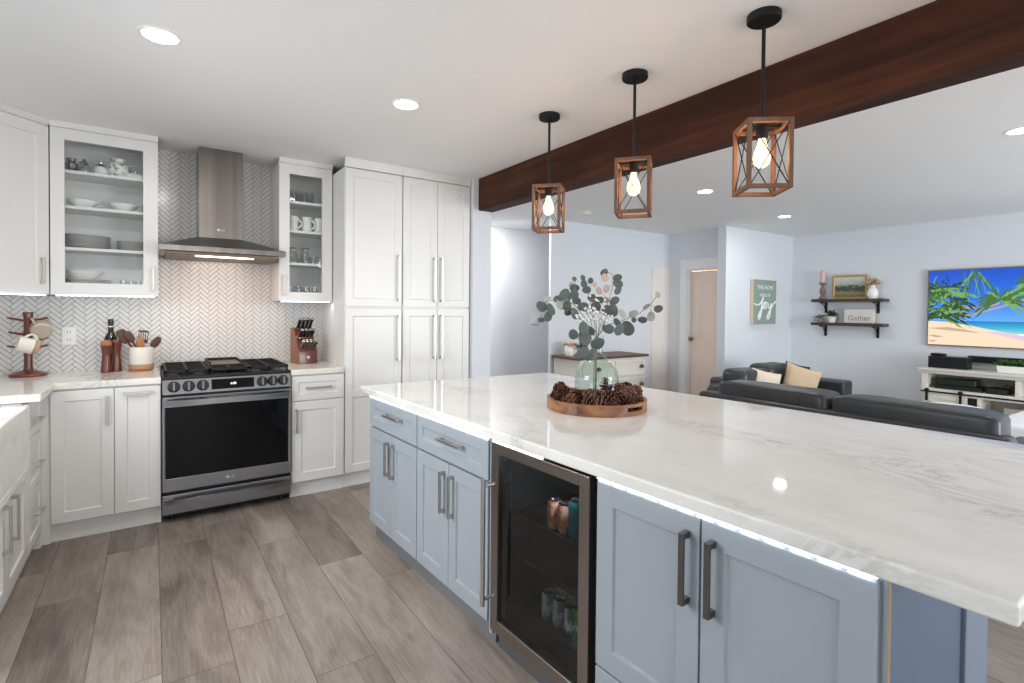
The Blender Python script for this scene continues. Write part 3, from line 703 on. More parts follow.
# pendants
def pendant(label, x, y, rz):
    t = thing('pendant_lamp', label, 'pendant light', (x, y, CE), 0, 'lantern pendants over the island')
    MB().lathe([(0, -.026), (.056, -.026), (.060, -.022), (.060, 0), (0, 0)], seg=36).build('canopy', black_metal, t)
    MB().cyl((0, 0, -.395), (0, 0, -.024), .007, 12).build('rod', black_metal, t)
    c = bpy.data.objects.new('lantern_cage', None)
    H0, H1, h, k = -.662, -.408, .073, .0075
    s = MB()
    for a in (-1, 1):
        for b in (-1, 1): s.box(a * h - k, b * h - k, H0, a * h + k, b * h + k, H1)
    for z in (H0, H1 - .016):
        for a in (-1, 1):
            s.box(a * h - k, -h + k, z, a * h + k, h - k, z + .016); s.box(-h + k, a * h - k, z, h - k, a * h + k, z + .016)
    cage = s.build('lantern_frame', lantern_wood, t, .0012, rot=(0, 0, rz))
    s = MB()
    for a in (-1, 1):
        s.cyl((-h + .006, a * h, H0 + .014), (h - .006, a * h, H1 - .014), .0022, 6); s.cyl((h - .006, a * h, H0 + .014), (-h + .006, a * h, H1 - .014), .0022, 6)
        s.cyl((a * h, -h + .006, H0 + .014), (a * h, h - .006, H1 - .014), .0022, 6); s.cyl((a * h, h - .006, H0 + .014), (a * h, -h + .006, H1 - .014), .0022, 6)
    s.build('cross_wire', black_metal, cage)
    s = MB(); s.box(-.05, -.05, H1 - .008, .05, .05, H1 + .004); s.lathe([(0, .0), (.05, 0), (.046, .010), (.012, .016), (0, .016)], (0, 0, H1), 28)
    s.box(-h, -.012, H1 - .012, h, .012, H1 - .004); s.build('top_cap', black_metal, t, rot=(0, 0, rz))
    MB().lathe([(0, -.055), (.021, -.055), (.022, 0), (0, 0)], (0, 0, H1), 20).build('socket', black_metal, t)
    MB().lathe([(.0, -.112), (.012, -.110), (.026, -.098), (.031, -.078), (.028, -.056), (.018, -.032), (.013, -.012), (.013, 0), (0, 0)], (0, 0, H1 - .05), 24).build('bulb', bulb_glow, t)
    point('pendant_light', (x, y, CE + H1 - .12), 3.2, (1, .50, .18), .046)
pendant('wooden lantern pendant farthest from the viewer, nearest the pantry', 1.864, 2.323, math.radians(-50))
pendant('wooden lantern pendant in the middle of the row of three', 1.866, 1.688, math.radians(-53))
pendant('wooden lantern pendant nearest the viewer, in front of the beam', 1.884, 1.073, math.radians(-39))

# ------------------------------------------------------------------ things on the kitchen worktop
CT = .906
def at(u, v, y):     # point of the photograph's ray (u, v) on the vertical plane y
    d = (u - 512) / F_PX * rr + (v - PY) / F_PX * dd + f1
    return Vector((0, 0, CAM_H)) + d * (y / d.y)
# mug tree and its two mugs
t = thing('mug_tree', 'dark red wooden mug tree with pegs at the left end of the worktop', 'mug rack', (-.622, 4.29, CT))
MB().lathe([(0, 0), (.088, 0), (.092, .008), (.088, .016), (.05, .030), (.028, .036), (0, .036)], seg=32).build('base', cherry, t)
MB().lathe([(.026, .03), (.021, .06), (.021, .35), (.026, .385), (.024, .392), (0, .392)], seg=20).build('post', cherry, t)
for z, a in ((.335, 175), (.335, -10), (.25, 215), (.21, 20), (.165, 180), (.165, -5)):
    a = math.radians(a); MB().cyl((0, 0, z), (math.cos(a) * .095, math.sin(a) * .095, z + .022), .0075, 10, .006).build('peg', cherry, t)
def mug(label, loc, rot, bodym, r=.04, h=.09, parent_group=None, base=None):
    o = thing('mug', label, 'mug', loc, 0, parent_group, rot)
    MB().lathe([(0, 0), (r * .82, 0), (r, .010), (r, h), (r * .93, h), (r * .92, .012), (0, .008)], seg=26).build('body', bodym, o)
    if base: MB().lathe([(r * .80, -.0006), (r * .84, -.0004), (r * 1.012, .011), (r * 1.012, .026), (r * 1.0, .0265)], seg=26).build('base_band', base, o)
    hp = [(r * .95 + .030 * math.sin(PI * k / 8), 0, h * .2 + h * .62 * k / 8) for k in range(9)]
    MB().tube(hp, .0055, 8, flat=1.3).build('handle', bodym, o)
    return o
def rot_of(z, x):
    z = Vector(z).normalized(); x = Vector(x); x = (x - z * x.dot(z)).normalized(); y = z.cross(x)
    return Matrix((x, y, z)).transposed().to_euler()
mug('cream mug hanging sideways from the front of the mug tree', (-.562, 4.20, CT + .178), rot_of((-1, -.25, .30), (.25, -.3, 1)), cream, .046, .098, base=clay)
mug('mug hanging on the right of the mug tree showing its round tan base', (-.553, 4.235, CT + .272), rot_of((-.25, 1, .35), (-.6, -.1, 1)), plain('taupe_mug', (176, 162, 144), .4), .052, .085)
# outlet
o = thing('wall_outlet', 'white double wall outlet on the herringbone tile', 'outlet', (-.446, 4.4445, 1.14))
MB().box(-.036, -.005, -.058, .036, 0, .058).build('cover_plate', porcelain, o, .002)
for z in (-.024, .024):
    f = MB().box(-.017, -.0075, z - .017, .017, -.005, z + .017).build('socket', porcelain, o, .003)
    MB().box(-.009, -.0082, z - .004, -.006, -.0074, z + .007).box(.006, -.0082, z - .004, .009, -.0074, z + .007).build('slot', black_plastic, f)
# mills and wine bottle
def mill(label, x, y, hh, top_m):
    o = thing('pepper_mill', label, 'pepper mill', (x, y, CT))
    MB().lathe([(0, 0), (.029, 0), (.030, .012), (.026, .05), (.022, .10), (.022, .125), (.028, hh - .045), (.030, hh - .036)], seg=26).build('body', cherry, o)
    MB().lathe([(.030, hh - .035), (.031, hh - .018), (.024, hh - .006), (.0, hh)], seg=26).build('head', top_m, o)
mill('left reddish wooden pepper mill with a paler rim', -.245, 4.27, .212, light_wood)
mill('right reddish wooden pepper mill beside the crock', -.193, 4.31, .215, cherry)
o = thing('wine_bottle', 'dark wine bottle standing behind the two pepper mills', 'bottle', (-.226, 4.38, CT))
MB().lathe([(0, 0), (.036, 0), (.038, .01), (.038, .20), (.033, .225), (.017, .255), (.0145, .27), (.0145, .325), (.0165, .326), (.0165, .337), (0, .337)], seg=28).build('body', plain('dark_bottle', (22, 24, 22), .12), o)
MB().lathe([(.0152, .268), (.0152, .345), (0, .346)], seg=24).build('capsule', plain('black_capsule', (30, 18, 20), .35), o)
MB().lathe([(.0156, .292), (.0156, .300)], seg=24).build('neck_band', cream, o)
# utensil crock
cx, cyy = -.058, 4.285
o = thing('round_coaster', 'round tan wooden coaster under the utensil crock', 'coaster', (cx - .012, cyy - .02, CT))
MB().lathe([(0, 0), (.066, 0), (.068, .004), (.066, .010), (0, .010)], seg=32).build('disc', light_wood, o)
o = thing('utensil_crock', 'cream stoneware crock with bare clay base left of the range', 'crock', (cx, cyy, CT + .0105))
MB().lathe([(0, 0), (.064, 0), (.068, .004), (.068, .036)], seg=36).build('clay_base', clay, o)
MB().lathe([(.068, .036), (.0695, .04), (.0695, .128), (.064, .146), (.060, .150), (.056, .146), (.060, .125), (.060, .02), (0, .02)], seg=36).build('glazed_body', cream, o)
def utensil(label, name, p0, p1, matx, kind):
    p0, p1 = Vector(p0), Vector(p1); d = p1 - p0
    o = thing(name, label, 'utensil', p0); L = d.length
    az = d.normalized(); ax = Vector((0, 1, 0)).cross(az).normalized(); ay = az.cross(ax)
    o.rotation_euler = Matrix((ax, ay, az)).transposed().to_euler()
    MB().cyl((0, 0, 0), (0, 0, L - .06), .0065, 10, .006).build('shaft', matx, o)
    s = MB()
    if kind == 'spoon': s.soft(-.024, -.006, L - .085, .024, .006, L, .9, 8)
    elif kind == 'spat': s.soft(-.030, -.004, L - .10, .030, .004, L, .5, 8)
    else:
        s.box(-.028, -.004, L - .085, .028, .004, L - .06); s.box(-.028, -.004, L - .012, .028, .004, L)
        for k in range(5): s.box(-.028 + k * .0128, -.004, L - .061, -.028 + k * .0128 + .0045, .004, L - .011)
    h = s.build('head', matx, o, .0015 if kind == 'slot' else 0)
    return o
b = Vector((cx, cyy, CT + .035))
utensil('dark wooden spatula leaning left in the crock', 'wooden_spatula', b + Vector((.02, .0, 0)), at(119, 330, 4.29), dark_wood, 'spat')
utensil('dark wooden spoon leaning left in front of the spatula in the crock', 'wooden_spoon', b + Vector((.03, -.02, 0)), at(126, 331, 4.27), dark_wood, 'spoon')
utensil('slotted dark turner with square head in the crock', 'slotted_turner', b + Vector((-.01, .03, 0)), at(144, 330.5, 4.32), dark_wood, 'slot')
utensil('light orange wooden spoon in the middle of the crock', 'wooden_spoon', b + Vector((0, -.01, 0)), at(140, 337, 4.28), light_wood, 'spoon')
utensil('dark wooden spoon leaning right in the crock', 'wooden_spoon', b + Vector((-.025, 0, 0)), at(160, 337, 4.28), dark_wood, 'spoon')
# knife block
KR = math.radians(9)
kb = thing('knife_block', 'reddish wooden knife block by the pantry side', 'knife block', (.922, 4.165, CT), KR)
MB().extr([(0, 0), (.17, 0), (.17, .275), (.115, .278), (0, .095)], 'x', 0, .142).build('block', cherry, kb, .003)
MB().extr([(.0, .0), (.17, .0), (.17, .275), (.115, .278), (.0, .095)], 'x', -.002, .0).build('side_panel', wood('pale_block_side', [(.3, (128, 88, 66)), (.7, (158, 116, 90))], 7), kb)
MB().lathe([(0, 0), (.011, 0), (.011, .0012), (0, .0014)], (.071, 0, .05), 18, Matrix.Rotation(PI / 2, 4, 'X')).build('badge', dark_nickel, kb)
kn_steel = plain('knife_bolster_steel', (190, 188, 184), .22, 1.)
kdir = Vector((0, -.085, .052)).normalized()      # out of the slanted face
def knife(label, lx, u, L, group=None, big=True):
    # u: position up the slanted face 0..1
    p = Vector((lx, .115 * u, .095 + .183 * u)); up = Vector((0, -.62, .78)).normalized()
    if not big: up = Vector((0, -.75, .66)).normalized()
    R = Matrix.Rotation(KR, 4, 'Z'); w0 = Vector((.922, 4.165, CT)) + R @ p; wd = (R @ up)
    o = thing('kitchen_knife' if big else 'steak_knife', label, 'knife', w0, 0, group); o.rotation_euler = wd.to_track_quat('Z', 'Y').to_euler()
    g = .0105 if big else .0078
    MB().box(-g, -.011, .012, g, .011, L - .008).build('handle', black_plastic if big else plain('steak_handle_steel', (120, 116, 112), .35, .9), o, .004)
    MB().box(-g - .0003, -.0115, -.002, g + .0003, .0115, .012).build('bolster', kn_steel, o, .001)
    MB().box(-g - .0003, -.0115, L - .009, g + .0003, .0115, L).build('end_cap', kn_steel, o, .002)
    for z in (.035, .065): MB().cyl((-g - .0006, 0, z), (g + .0006, 0, z), .003, 8).build('rivet', kn_steel, o)
for k in range(4): knife('black-handled kitchen knife in the top row of the knife block', .028 + k * .030, .93, .108, 'top row kitchen knives')
for k in range(4): knife('black-handled kitchen knife in the middle row of the knife block', .026 + k * .030, .55, .092, 'middle row kitchen knives')
for k in range(5): knife('slim steak knife in the bottom row of the knife block', .018 + k * .0265, .16, .09, 'bottom row steak knives', False)

# ------------------------------------------------------------------ china behind the cabinet glass
def plate(label, x, y, z, r, group, m=None):
    return tag(MB().lathe([(0, .003), (r * .55, .003), (r * .62, 0), (r * .66, .003), (r, .016), (r, .018), (r * .66, .008), (0, .006)], seg=36).build('plate', m or stone_china, None, loc=(x, y, z)), label, 'plate', group)
for k in range(8): plate('taupe dinner plate in the tall stack on the third cabinet shelf', -.345, 4.30, 1.7005 + k * .0095, .125, 'tall plate stack')
for k in range(6): plate('taupe side plate in the right-hand stack on the third cabinet shelf', -.098, 4.30, 1.7005 + k * .0095, .095, 'side plate stack')
for k in range(5): plate('taupe plate in the stack at the cabinet bottom', -.345, 4.30, 1.4255 + k * .016, .128, 'bottom plate stack')
o = tag(MB().lathe([(0, .004), (.05, .0), (.07, .012), (.105, .05), (.103, .05), (.066, .016), (0, .01)], seg=36).build('serving_bowl', porcelain, None, loc=(-.355, 4.30, 1.510)), 'white bowl on top of the plates at the cabinet bottom', 'bowl')
def tumbler(label, x, y, z, r, h, group, m=None):
    return tag(MB().lathe([(0, 0), (r * .8, 0), (r, h), (r * .93, h), (r * .74, .006), (0, .006)], seg=20).build('drinking_glass', m or thin_glass, None, loc=(x, y, z)), label, 'glass', group)
for x in (-.155, -.115, -.075): tumbler('small clear glass on the bottom right of the wide glass cabinet', x, 4.26, 1.4255, .018, .085, 'small glasses low in the wide cabinet')
ZT = 2.1725
o = thing('silver_creamer', 'silver creamer at the left end of the top cabinet shelf', 'creamer', (-.415, 4.27, ZT))
MB().lathe([(0, 0), (.024, 0), (.02, .008), (.036, .03), (.034, .055), (.022, .075), (.028, .09), (.025, .09), (0, .03)], seg=22).build('body', silver, o)
MB().tube([(.03, 0, .07), (.055, 0, .075), (.06, 0, .05), (.035, 0, .03)], .004).build('handle', silver, o)
o = thing('cut_glass_jar', 'cut-glass jar next to the silver creamer on the top shelf', 'jar', (-.352, 4.27, ZT))
MB().lathe([(0, 0), (.03, 0), (.036, .02), (.034, .05), (.02, .065), (0, .06)], seg=12).build('body', thin_glass, o)
MB().lathe([(.021, .066), (.024, .07), (.012, .085), (.006, .098), (0, .1)], seg=12).build('stopper', silver, o)
o = thing('sugar_bowl', 'small white sugar bowl with silver lid on the top shelf', 'sugar bowl', (-.268, 4.27, ZT))
MB().lathe([(0, 0), (.028, 0), (.04, .02), (.038, .05), (.028, .062), (0, .062)], seg=24).build('body', porcelain, o)
MB().lathe([(.029, .063), (.02, .075), (.006, .082), (.008, .092), (0, .098)], seg=24).build('lid', silver, o)
o = thing('patterned_jug', 'round white jug with raised floral pattern on the top shelf', 'jug', (-.178, 4.27, ZT))
tj = NT('relief_china'); nz = tj.noise(tj.coord(), 42., 3, .6); tj.set(color=tj.ramp(nz, [(.40, lin(150, 146, 138)), (.5, lin(236, 234, 228))]), rough=.25); tj.bump(nz, .7, .006)
MB().lathe([(0, 0), (.035, 0), (.058, .025), (.064, .055), (.054, .088), (.036, .105), (.042, .122), (.036, .12), (0, .07)], seg=28).build('body', tj.m, o)
MB().tube([(.05, 0, .09), (.082, 0, .09), (.084, 0, .05), (.058, 0, .03)], .006).build('handle', tj.m, o)
o = thing('butter_dish', 'low white covered dish at the right end of the top shelf', 'dish', (-.085, 4.27, ZT))
MB().soft(-.06, -.035, 0, .06, .035, .045, .5, 8).build('body', porcelain, o)
MB().lathe([(0, .043), (.008, .045), (.011, .06), (0, .068)], seg=14).build('knob', silver, o)
for x, n in ((-.36, 'left'), (-.15, 'right')):
    o = thing('gravy_boat', f'long white gravy boat with loop handle, {n} one on the second shelf', 'gravy boat', (x, 4.27, 1.9555))
    MB().lathe([(0, 0), (.03, 0), (.03, .006), (.055, .035), (.058, .052), (.053, .052), (0, .02)], seg=28, sx=1.35).build('body', porcelain, o)
    MB().tube([(.072, 0, .045), (.1, 0, .06), (.105, 0, .03), (.07, 0, .02)], .005).build('handle', porcelain, o)
# narrow cabinet
for k in range(6): tumbler('clear tumbler on the top shelf of the narrow glass cabinet', .86 + (k % 3) * .075 + (k // 3) * .03, 4.24 + (k // 3) * .09, 2.1465, .031, .095, 'tumblers on the top shelf')
for x, n in ((.895, 'left'), (.995, 'middle'), (1.085, 'right')):
    mug(f'white mug on the second shelf of the narrow glass cabinet, {n} of three', (x, 4.25, 1.9265), (0, 0, -1.3 if n == 'right' else -.5), porcelain, .036, .115)
for x, n in ((.895, 'left'), (.985, 'right')):
    o = thing('glass_carafe', f'clear glass carafe on the third shelf of the narrow cabinet, {n} one', 'carafe', (x, 4.26, 1.6805))
    MB().lathe([(0, 0), (.04, 0), (.044, .02), (.028, .08), (.024, .10), (.03, .12), (.027, .12), (.021, .10), (.04, .02), (0, .006)], seg=22).build('body', thin_glass, o)
    MB().lathe([(.0295, .118), (.031, .12), (.0295, .122)], seg=22).build('rim', silver, o)
for k in range(2): tumbler('short clear glass at the right of the third shelf of the narrow cabinet', 1.045 + k * .055, 4.25, 1.6805, .024, .06, 'short glasses on the third shelf')
for k in range(4): tumbler('clear glass on the floor of the narrow glass cabinet', .87 + k * .062, 4.25, 1.409, .026, .095, 'glasses on the cabinet floor')

# ------------------------------------------------------------------ island centrepiece
TX, TY, TZ = 1.749, 1.800, .8725
t = thing('round_tray', 'round wooden tray with cut-out handles on the island slab', 'tray', (TX, TY, TZ))
MB().lathe([(0, 0), (.222, 0), (.222, .014), (0, .014)], seg=64).build('tray_base', acacia, t)
ga = math.radians(-86)      # towards the handle on the photo's right
s = MB(); R0, R1, hw, hh = .222, .236, .056, .05
N = 72
def sect(a0, a1, z0, z1):
    n = max(2, int((a1 - a0) / (2 * PI) * N)); P = [a0 + (a1 - a0) * k / n for k in range(n + 1)]
    for a, b_ in zip(P, P[1:]):
        c = lambda r, a, z: (r * math.cos(a), r * math.sin(a), z)
        s.hexa([c(R0, a, z0), c(R1, a, z0), c(R1, b_, z0), c(R0, b_, z0), c(R0, a, z1), c(R1, a, z1), c(R1, b_, z1), c(R0, b_, z1)])
gw = .22
for g0 in (ga, ga + PI):
    sect(g0 - gw, g0 + gw, 0, .020); sect(g0 - gw, g0 + gw, .038, .052); sect(g0 + gw, g0 + PI - gw, 0, .052)
bmesh.ops.remove_doubles(s.bm, verts=s.bm.verts, dist=.0004)
s.build('tray_wall', acacia, t)
VX, VY = 1.785, 1.838
t = thing('glass_bottle_vase', 'pale green glass bottle vase standing in the round tray', 'vase', (VX, VY, TZ + .0145))
MB().lathe([(0, .004), (.07, 0), (.098, .008), (.106, .03), (.107, .13), (.100, .158), (.062, .205), (.034, .235), (.030, .255), (.030, .312), (.036, .318), (.036, .326), (.028, .326), (.026, .312), (.0265, .255), (.031, .233), (.060, .201), (.096, .156), (.103, .13), (.102, .03), (.092, .012), (0, .010)], seg=48).build('bottle', bottle_glass, t)
mouth = Vector((VX, VY, TZ + .335)); foot = Vector((VX, VY, TZ + .04))
leafs = dict(
 a=('long grey-green eucalyptus branch drooping to the left of the vase', [(588, 322), (574, 304), (556, 299), (546, 302), (542, 310)],
    [(542, 307, 9, 0), (551, 310, 10, 0), (548, 317, 8, 0), (562, 303, 13, 2), (564, 295, 10, 0), (557, 299, 6, 0), (569, 312, 9, 0), (575, 314, 10, 0), (567, 306, 8, 0), (541, 320, 5, 0), (547, 299, 5, 2)]),
 b=('upright eucalyptus branch on the upper left of the bunch', [(590, 318), (580, 302), (575, 288), (574, 279)],
    [(574, 288, 8, 0), (574.6, 295, 9, 0), (574.6, 279, 4, 0), (568, 297, 8, 0), (584, 307, 10, 0), (577, 301, 7, 0), (571, 285, 4, 2)]),
 c=('thin eucalyptus branch in the middle with small leaves', [(594, 318), (590, 300), (587, 287), (583, 276)],
    [(584, 284, 6, 0), (590.6, 281, 5, 0), (587, 290, 7, 0), (595, 285, 4, 1), (593, 298, 8, 0), (596, 307, 10, 0), (583, 278, 4, 0), (600, 300, 7, 0)]),
 d=('tall eucalyptus branch curving over at the top of the bunch', [(602, 318), (609, 300), (613, 285), (612, 274), (605, 271)],
    [(604, 273, 7, 0), (605, 278, 7, 1), (617, 278, 8, 0), (618.5, 284, 9, 0), (617.6, 291, 8, 0), (606.6, 289, 8, 1), (599, 291, 6, 1), (614, 301, 11, 0), (606, 300, 7, 1), (613, 311, 12, 0), (606, 311, 10, 0)]),
 e=('eucalyptus branch reaching far to the right of the vase', [(606, 325), (622, 321), (640, 313), (650, 305), (659, 293)],
    [(617.6, 323, 10, 0), (619, 330, 11, 0), (628, 329, 14, 0), (622.6, 314, 8, 2), (633, 314, 8, 2), (646, 307, 7, 2), (651, 317, 9, 2), (643, 320, 8, 0), (658, 309, 8, 0), (658, 295, 5, 2), (634, 320, 5, 0), (609, 329, 10, 0)]),
 f=('low eucalyptus branch hanging over the neck of the vase', [(596, 334), (588, 336), (583, 346), (581, 356)],
    [(584, 329, 11, 0), (585, 338, 14, 0), (573.5, 335, 9, 0), (582, 353, 12, 0), (597, 344, 12, 0), (593, 354, 10, 0), (590, 331, 9, 0), (588, 357, 7, 0)]),
)
rng = random.Random(3)
for key, (label, stem, ls) in leafs.items():
    o = thing('eucalyptus_branch', label, 'foliage', mouth)
    dy = dict(a=-.02, b=.05, c=.0, d=.04, e=-.02, f=-.075)[key]
    P = [foot - mouth + Vector((rng.uniform(-.02, .02), rng.uniform(-.02, .02), 0)), Vector((rng.uniform(-.008, .008), rng.uniform(-.008, .008), -.02))]
    if key == 'f': P = P[1:]
    for i, (u, v) in enumerate(stem): P.append(at(u, v, VY + dy * (i + 1) / len(stem)) - mouth)
    MB().tube(P, .002, 6).build('stem', twig, o)
    s = MB()
    for (u, v, sz, mi) in ls:
        c = at(u, v, VY + dy + rng.uniform(-.045, .03)) - mouth; rad = sz * .00245 + .004
        n = Vector((-.55 + rng.uniform(-.6, .6), -.8 + rng.uniform(-.4, .4), rng.uniform(-.5, .5))).normalized()
        a = n.cross(Vector((0, 0, 1))).normalized(); b_ = a.cross(n); ro = rng.uniform(0, PI)
        a, b_ = a * math.cos(ro) + b_ * math.sin(ro), b_ * math.cos(ro) - a * math.sin(ro)
        s.mi = mi; K = 14
        for sgn in (1, -1):
            ctr = s.V(c + n * rad * .12 + n * sgn * .0004)
            ring = [s.V(c + a * rad * 1.05 * math.cos(2 * PI * k / K) * (1 + .12 * math.cos(2 * PI * k / K)) + b_ * rad * .84 * math.sin(2 * PI * k / K) + n * sgn * .0002) for k in range(K)]
            for k in range(K): s._f([ctr, ring[k], ring[(k + 1) % K]] if sgn > 0 else [ctr, ring[(k + 1) % K], ring[k]])
        # short stalk to the stem
        tgt = min(P[-len(stem):], key=lambda q: (q - c).length); s.mi = 3
        s.tube([c, (c + tgt) / 2 + Vector((0, 0, .004)), tgt], .0009, 4); s.mi = 0
    lf = s.build('leaves', [green_leaf, tan_leaf, pale_leaf, twig], o)
o = thing('berry_sprig', 'sprig of small white berries in the middle of the bunch', 'foliage', mouth)
s = MB(); st = MB()
for (u, v) in ((578, 318), (588, 306), (600, 303), (607, 316), (592, 298), (572, 312)):
    q = at(u, v, VY - .05) - mouth; st.tube([Vector((0, 0, -.02)), q * .5 + Vector((0, -.01, .01)), q], .0014, 5)
    for k in range(15):
        f = rng.uniform(.45, 1.05); p = q * f + Vector((rng.uniform(-.022, .022), rng.uniform(-.03, .01), rng.uniform(-.02, .02)))
        s.lathe([(0, -.0058), (.0042, -.004), (.0058, 0), (.0042, .004), (0, .0058)], p, 8)
        st.tube([p, q * (f * .9)], .0007, 4)
st.build('twigs', twig, o); s.build('berries', berry_white, o)

# pine cones
def cone_mesh():
    s = MB(); s.lathe([(0, -.03), (.008, -.026), (.012, -.01), (.010, .012), (.005, .026), (0, .03)], seg=10)
    n = 40
    for i in range(n):
        f = (i + .5) / n; z = -.033 + .07 * f; a = i * 2.39996
        prof = .032 * math.sin(PI * (.16 + .80 * f)) + .004
        L = prof; wdt = .0108 * (1.15 - .5 * f)
        ca, sa = math.cos(a), math.sin(a); ta = Vector((-sa, ca, 0)); ra = Vector((ca, sa, 0))
        base = ra * .008 + Vector((0, 0, z - .004)); tip = ra * L + Vector((0, 0, z + .010 + .006 * f))
        th = Vector((0, 0, .0024))
        p = [base - ta * wdt * .5, base + ta * wdt * .5, tip + ta * wdt, tip - ta * wdt]
        s.mi = 0
        s.hexa([p[0], p[1], p[2], p[3], p[0] + th, p[1] + th, p[2] + th * 1.3, p[3] + th * 1.3])
        s.mi = 1; e = (p[2] + p[3]) / 2 + ra * .003 + th * 1.2; s.hexa([p[3] - th * .3, p[2] - th * .3, e, e - ta * .001, p[3] + th * 1.6, p[2] + th * 1.6, e + th, e + th - ta * .001]); s.mi = 0
    return s
cone0 = None; placed = []
ring = [(.178, a) for a in range(-170, 190, 21)] + [(.135, a) for a in (-150, -120, -90, -60, -30, 0, 30, 60, 180, 215)] 
for k, (rad, a) in enumerate(ring):
    a = math.radians(a + rng.uniform(-6, 6)); rad += rng.uniform(-.008, .008)
    x, y = TX + rad * math.cos(a), TY + rad * math.sin(a)
    if (x - VX) ** 2 + (y - VY) ** 2 < .142 ** 2: continue
    z = TZ + .014 + .035 + (0.012 if rad < .15 else 0)
    if cone0 is None: c = cone0 = cone_mesh().build('pine_cone', [cone_brown, plain('pine_cone_tip', (122, 82, 60), .6, var=.4, scale=60.)])
    else: c = cone0.copy(); COL.objects.link(c)
    c.location = (x, y, z); c.rotation_euler = (rng.uniform(.9, 1.5) * rng.choice((-1, 1)), rng.uniform(-.4, .4), rng.uniform(0, 6.28))
    c.scale = (.90,) * 3
    tag(c, 'brown pine cone lying in the round tray around the vase', 'pine cone', 'pine cones in the tray')
for (x, y) in ((-.02, -.17), (.12, -.13), (-.12, -.10), (.05, -.15), (-.15, .06), (.17, -.04), (.15, .08), (-.08, -.15), (.10, -.07), (-.15, -.02), (-.13, .12)):
    c = cone0.copy(); COL.objects.link(c); c.location = (TX + x, TY + y, TZ + .078); c.rotation_euler = (rng.uniform(.6, 2.4), rng.uniform(-.5, .5), rng.uniform(0, 6.28)); c.scale = (.92,) * 3
    tag(c, 'brown pine cone lying in the round tray around the vase', 'pine cone', 'pine cones in the tray')

# ------------------------------------------------------------------ living room
# low back sofa seen from behind
t = thing('leather_sofa', 'charcoal leather sofa with its back to the island', 'sofa', (3.90, .80, 0))
MB().box(0, 0, .06, .88, 1.93, .40).build('base_frame', leather, t, .03, 3)
for x in (.05, .78):
    for y in (.0, 1.86): MB().box(x, y, 0, x + .06, y + .06, .075).build('foot', shelf_wood, t, .004)
MB().box(-.0, -.04, .06, .16, 1.97, .645).build('back_frame', leather, t, .035, 3)
for y0, y1 in ((.02, .93), (.945, 1.83)):
    MB().soft(.06, y0, .40, .36, y1, .750, .2, 12, .003).build('back_cushion', leather, t)
    MB().soft(.30, y0, .34, .88, y1, .48, .25, 10, .003).build('seat_cushion', leather, t)
MB().soft(.08, 1.80, .08, .90, 1.97, .56, .3, 10).build('armrest', leather, t); MB().soft(.08, -.05, .08, .90, .10, .54, .3, 10).build('armrest', leather, t)
# loveseat at right angles to it
t = thing('leather_loveseat', 'charcoal leather loveseat facing the viewer beyond the sofa', 'sofa', (4.95, 2.58, 0))
MB().box(.05, .02, .06, 1.50, .80, .38).build('base_frame', leather, t, .03, 3)
for x in (.08, 1.40):
    for y in (.05, .72): MB().box(x, y, 0, x + .06, y + .06, .075).build('foot', shelf_wood, t, .004)
MB().box(.06, .68, .06, 1.48, .84, .62).build('back_frame', leather, t, .04, 3)
for x0, x1, zt in ((.14, .66, .715), (.66, 1.22, .745)):
    MB().soft(x0, .46, .40, x1, .76, zt, .32, 12, .004).build('back_cushion', leather, t)
    MB().soft(x0, .0, .34, x1 + .02, .56, .47, .25, 10, .003).build('seat_cushion', leather, t)
MB().soft(-.02, .02, .08, .17, .84, .575, .35, 10).build('armrest', leather, t)
MB().box(1.30, .0, .06, 1.53, .80, .575).build('armrest', leather, t, .03, 3)
def pillow(label, c, w_, h_, th, rot, mats, split=None):
    o = thing('throw_pillow', label, 'pillow', c, 0, None, rot); s = MB(); n = 12
    def P(i, j, sg):
        u, v = -1 + 2 * i / n, -1 + 2 * j / n; k = max(0, (1 - abs(u) ** 2.6) * (1 - abs(v) ** 2.6)) ** .55
        q = 1 - .07 * (1 - abs(u) ** 2) * abs(v) ** 6; q2 = 1 - .07 * (1 - abs(v) ** 2) * abs(u) ** 6
        return (u * w_ / 2 * q2, sg * th / 2 * k, v * h_ / 2 * q)
    for sg in (-1, 1):
        g = [[s.V(P(i, j, sg)) for j in range(n + 1)] for i in range(n + 1)]
        for i in range(n):
            for j in range(n):
                s.mi = 1 if split is not None and (j + .5) / n < split else 0
                q = [g[i][j], g[i + 1][j], g[i + 1][j + 1], g[i][j + 1]]; s._f(q if sg < 0 else q[::-1])
    bmesh.ops.remove_doubles(s.bm, verts=s.bm.verts, dist=.0008)
    s.build('cover', mats, o, ang=1.2); return o
pillow('small cream throw pillow on the left seat of the loveseat', (5.42, 3.0, .57), .32, .27, .12, (-.3, .22, -.65), [pillow_cream])
pillow('tan throw pillow with an ochre lower band on the right seat of the loveseat', (5.86, 2.85, .555), .37, .38, .13, (-.28, .30, -.85), [pillow_tan, pillow_gold], .36)
pillow('black throw pillow peeping out behind the tan pillow', (6.20, 3.06, .565), .32, .34, .12, (-.25, .25, -.5), [plain('black_velvet', (20, 20, 23), .85)])
o = thing('folded_cloth', 'small rust-brown folded cloth on the loveseat between the pillows', 'cloth', (5.16, 2.74, .473))
MB().soft(-.11, -.08, 0, .11, .08, .055, .4, 8).build('fold', plain('rust_cloth', (120, 66, 46), .9, var=.1, scale=40.), o)
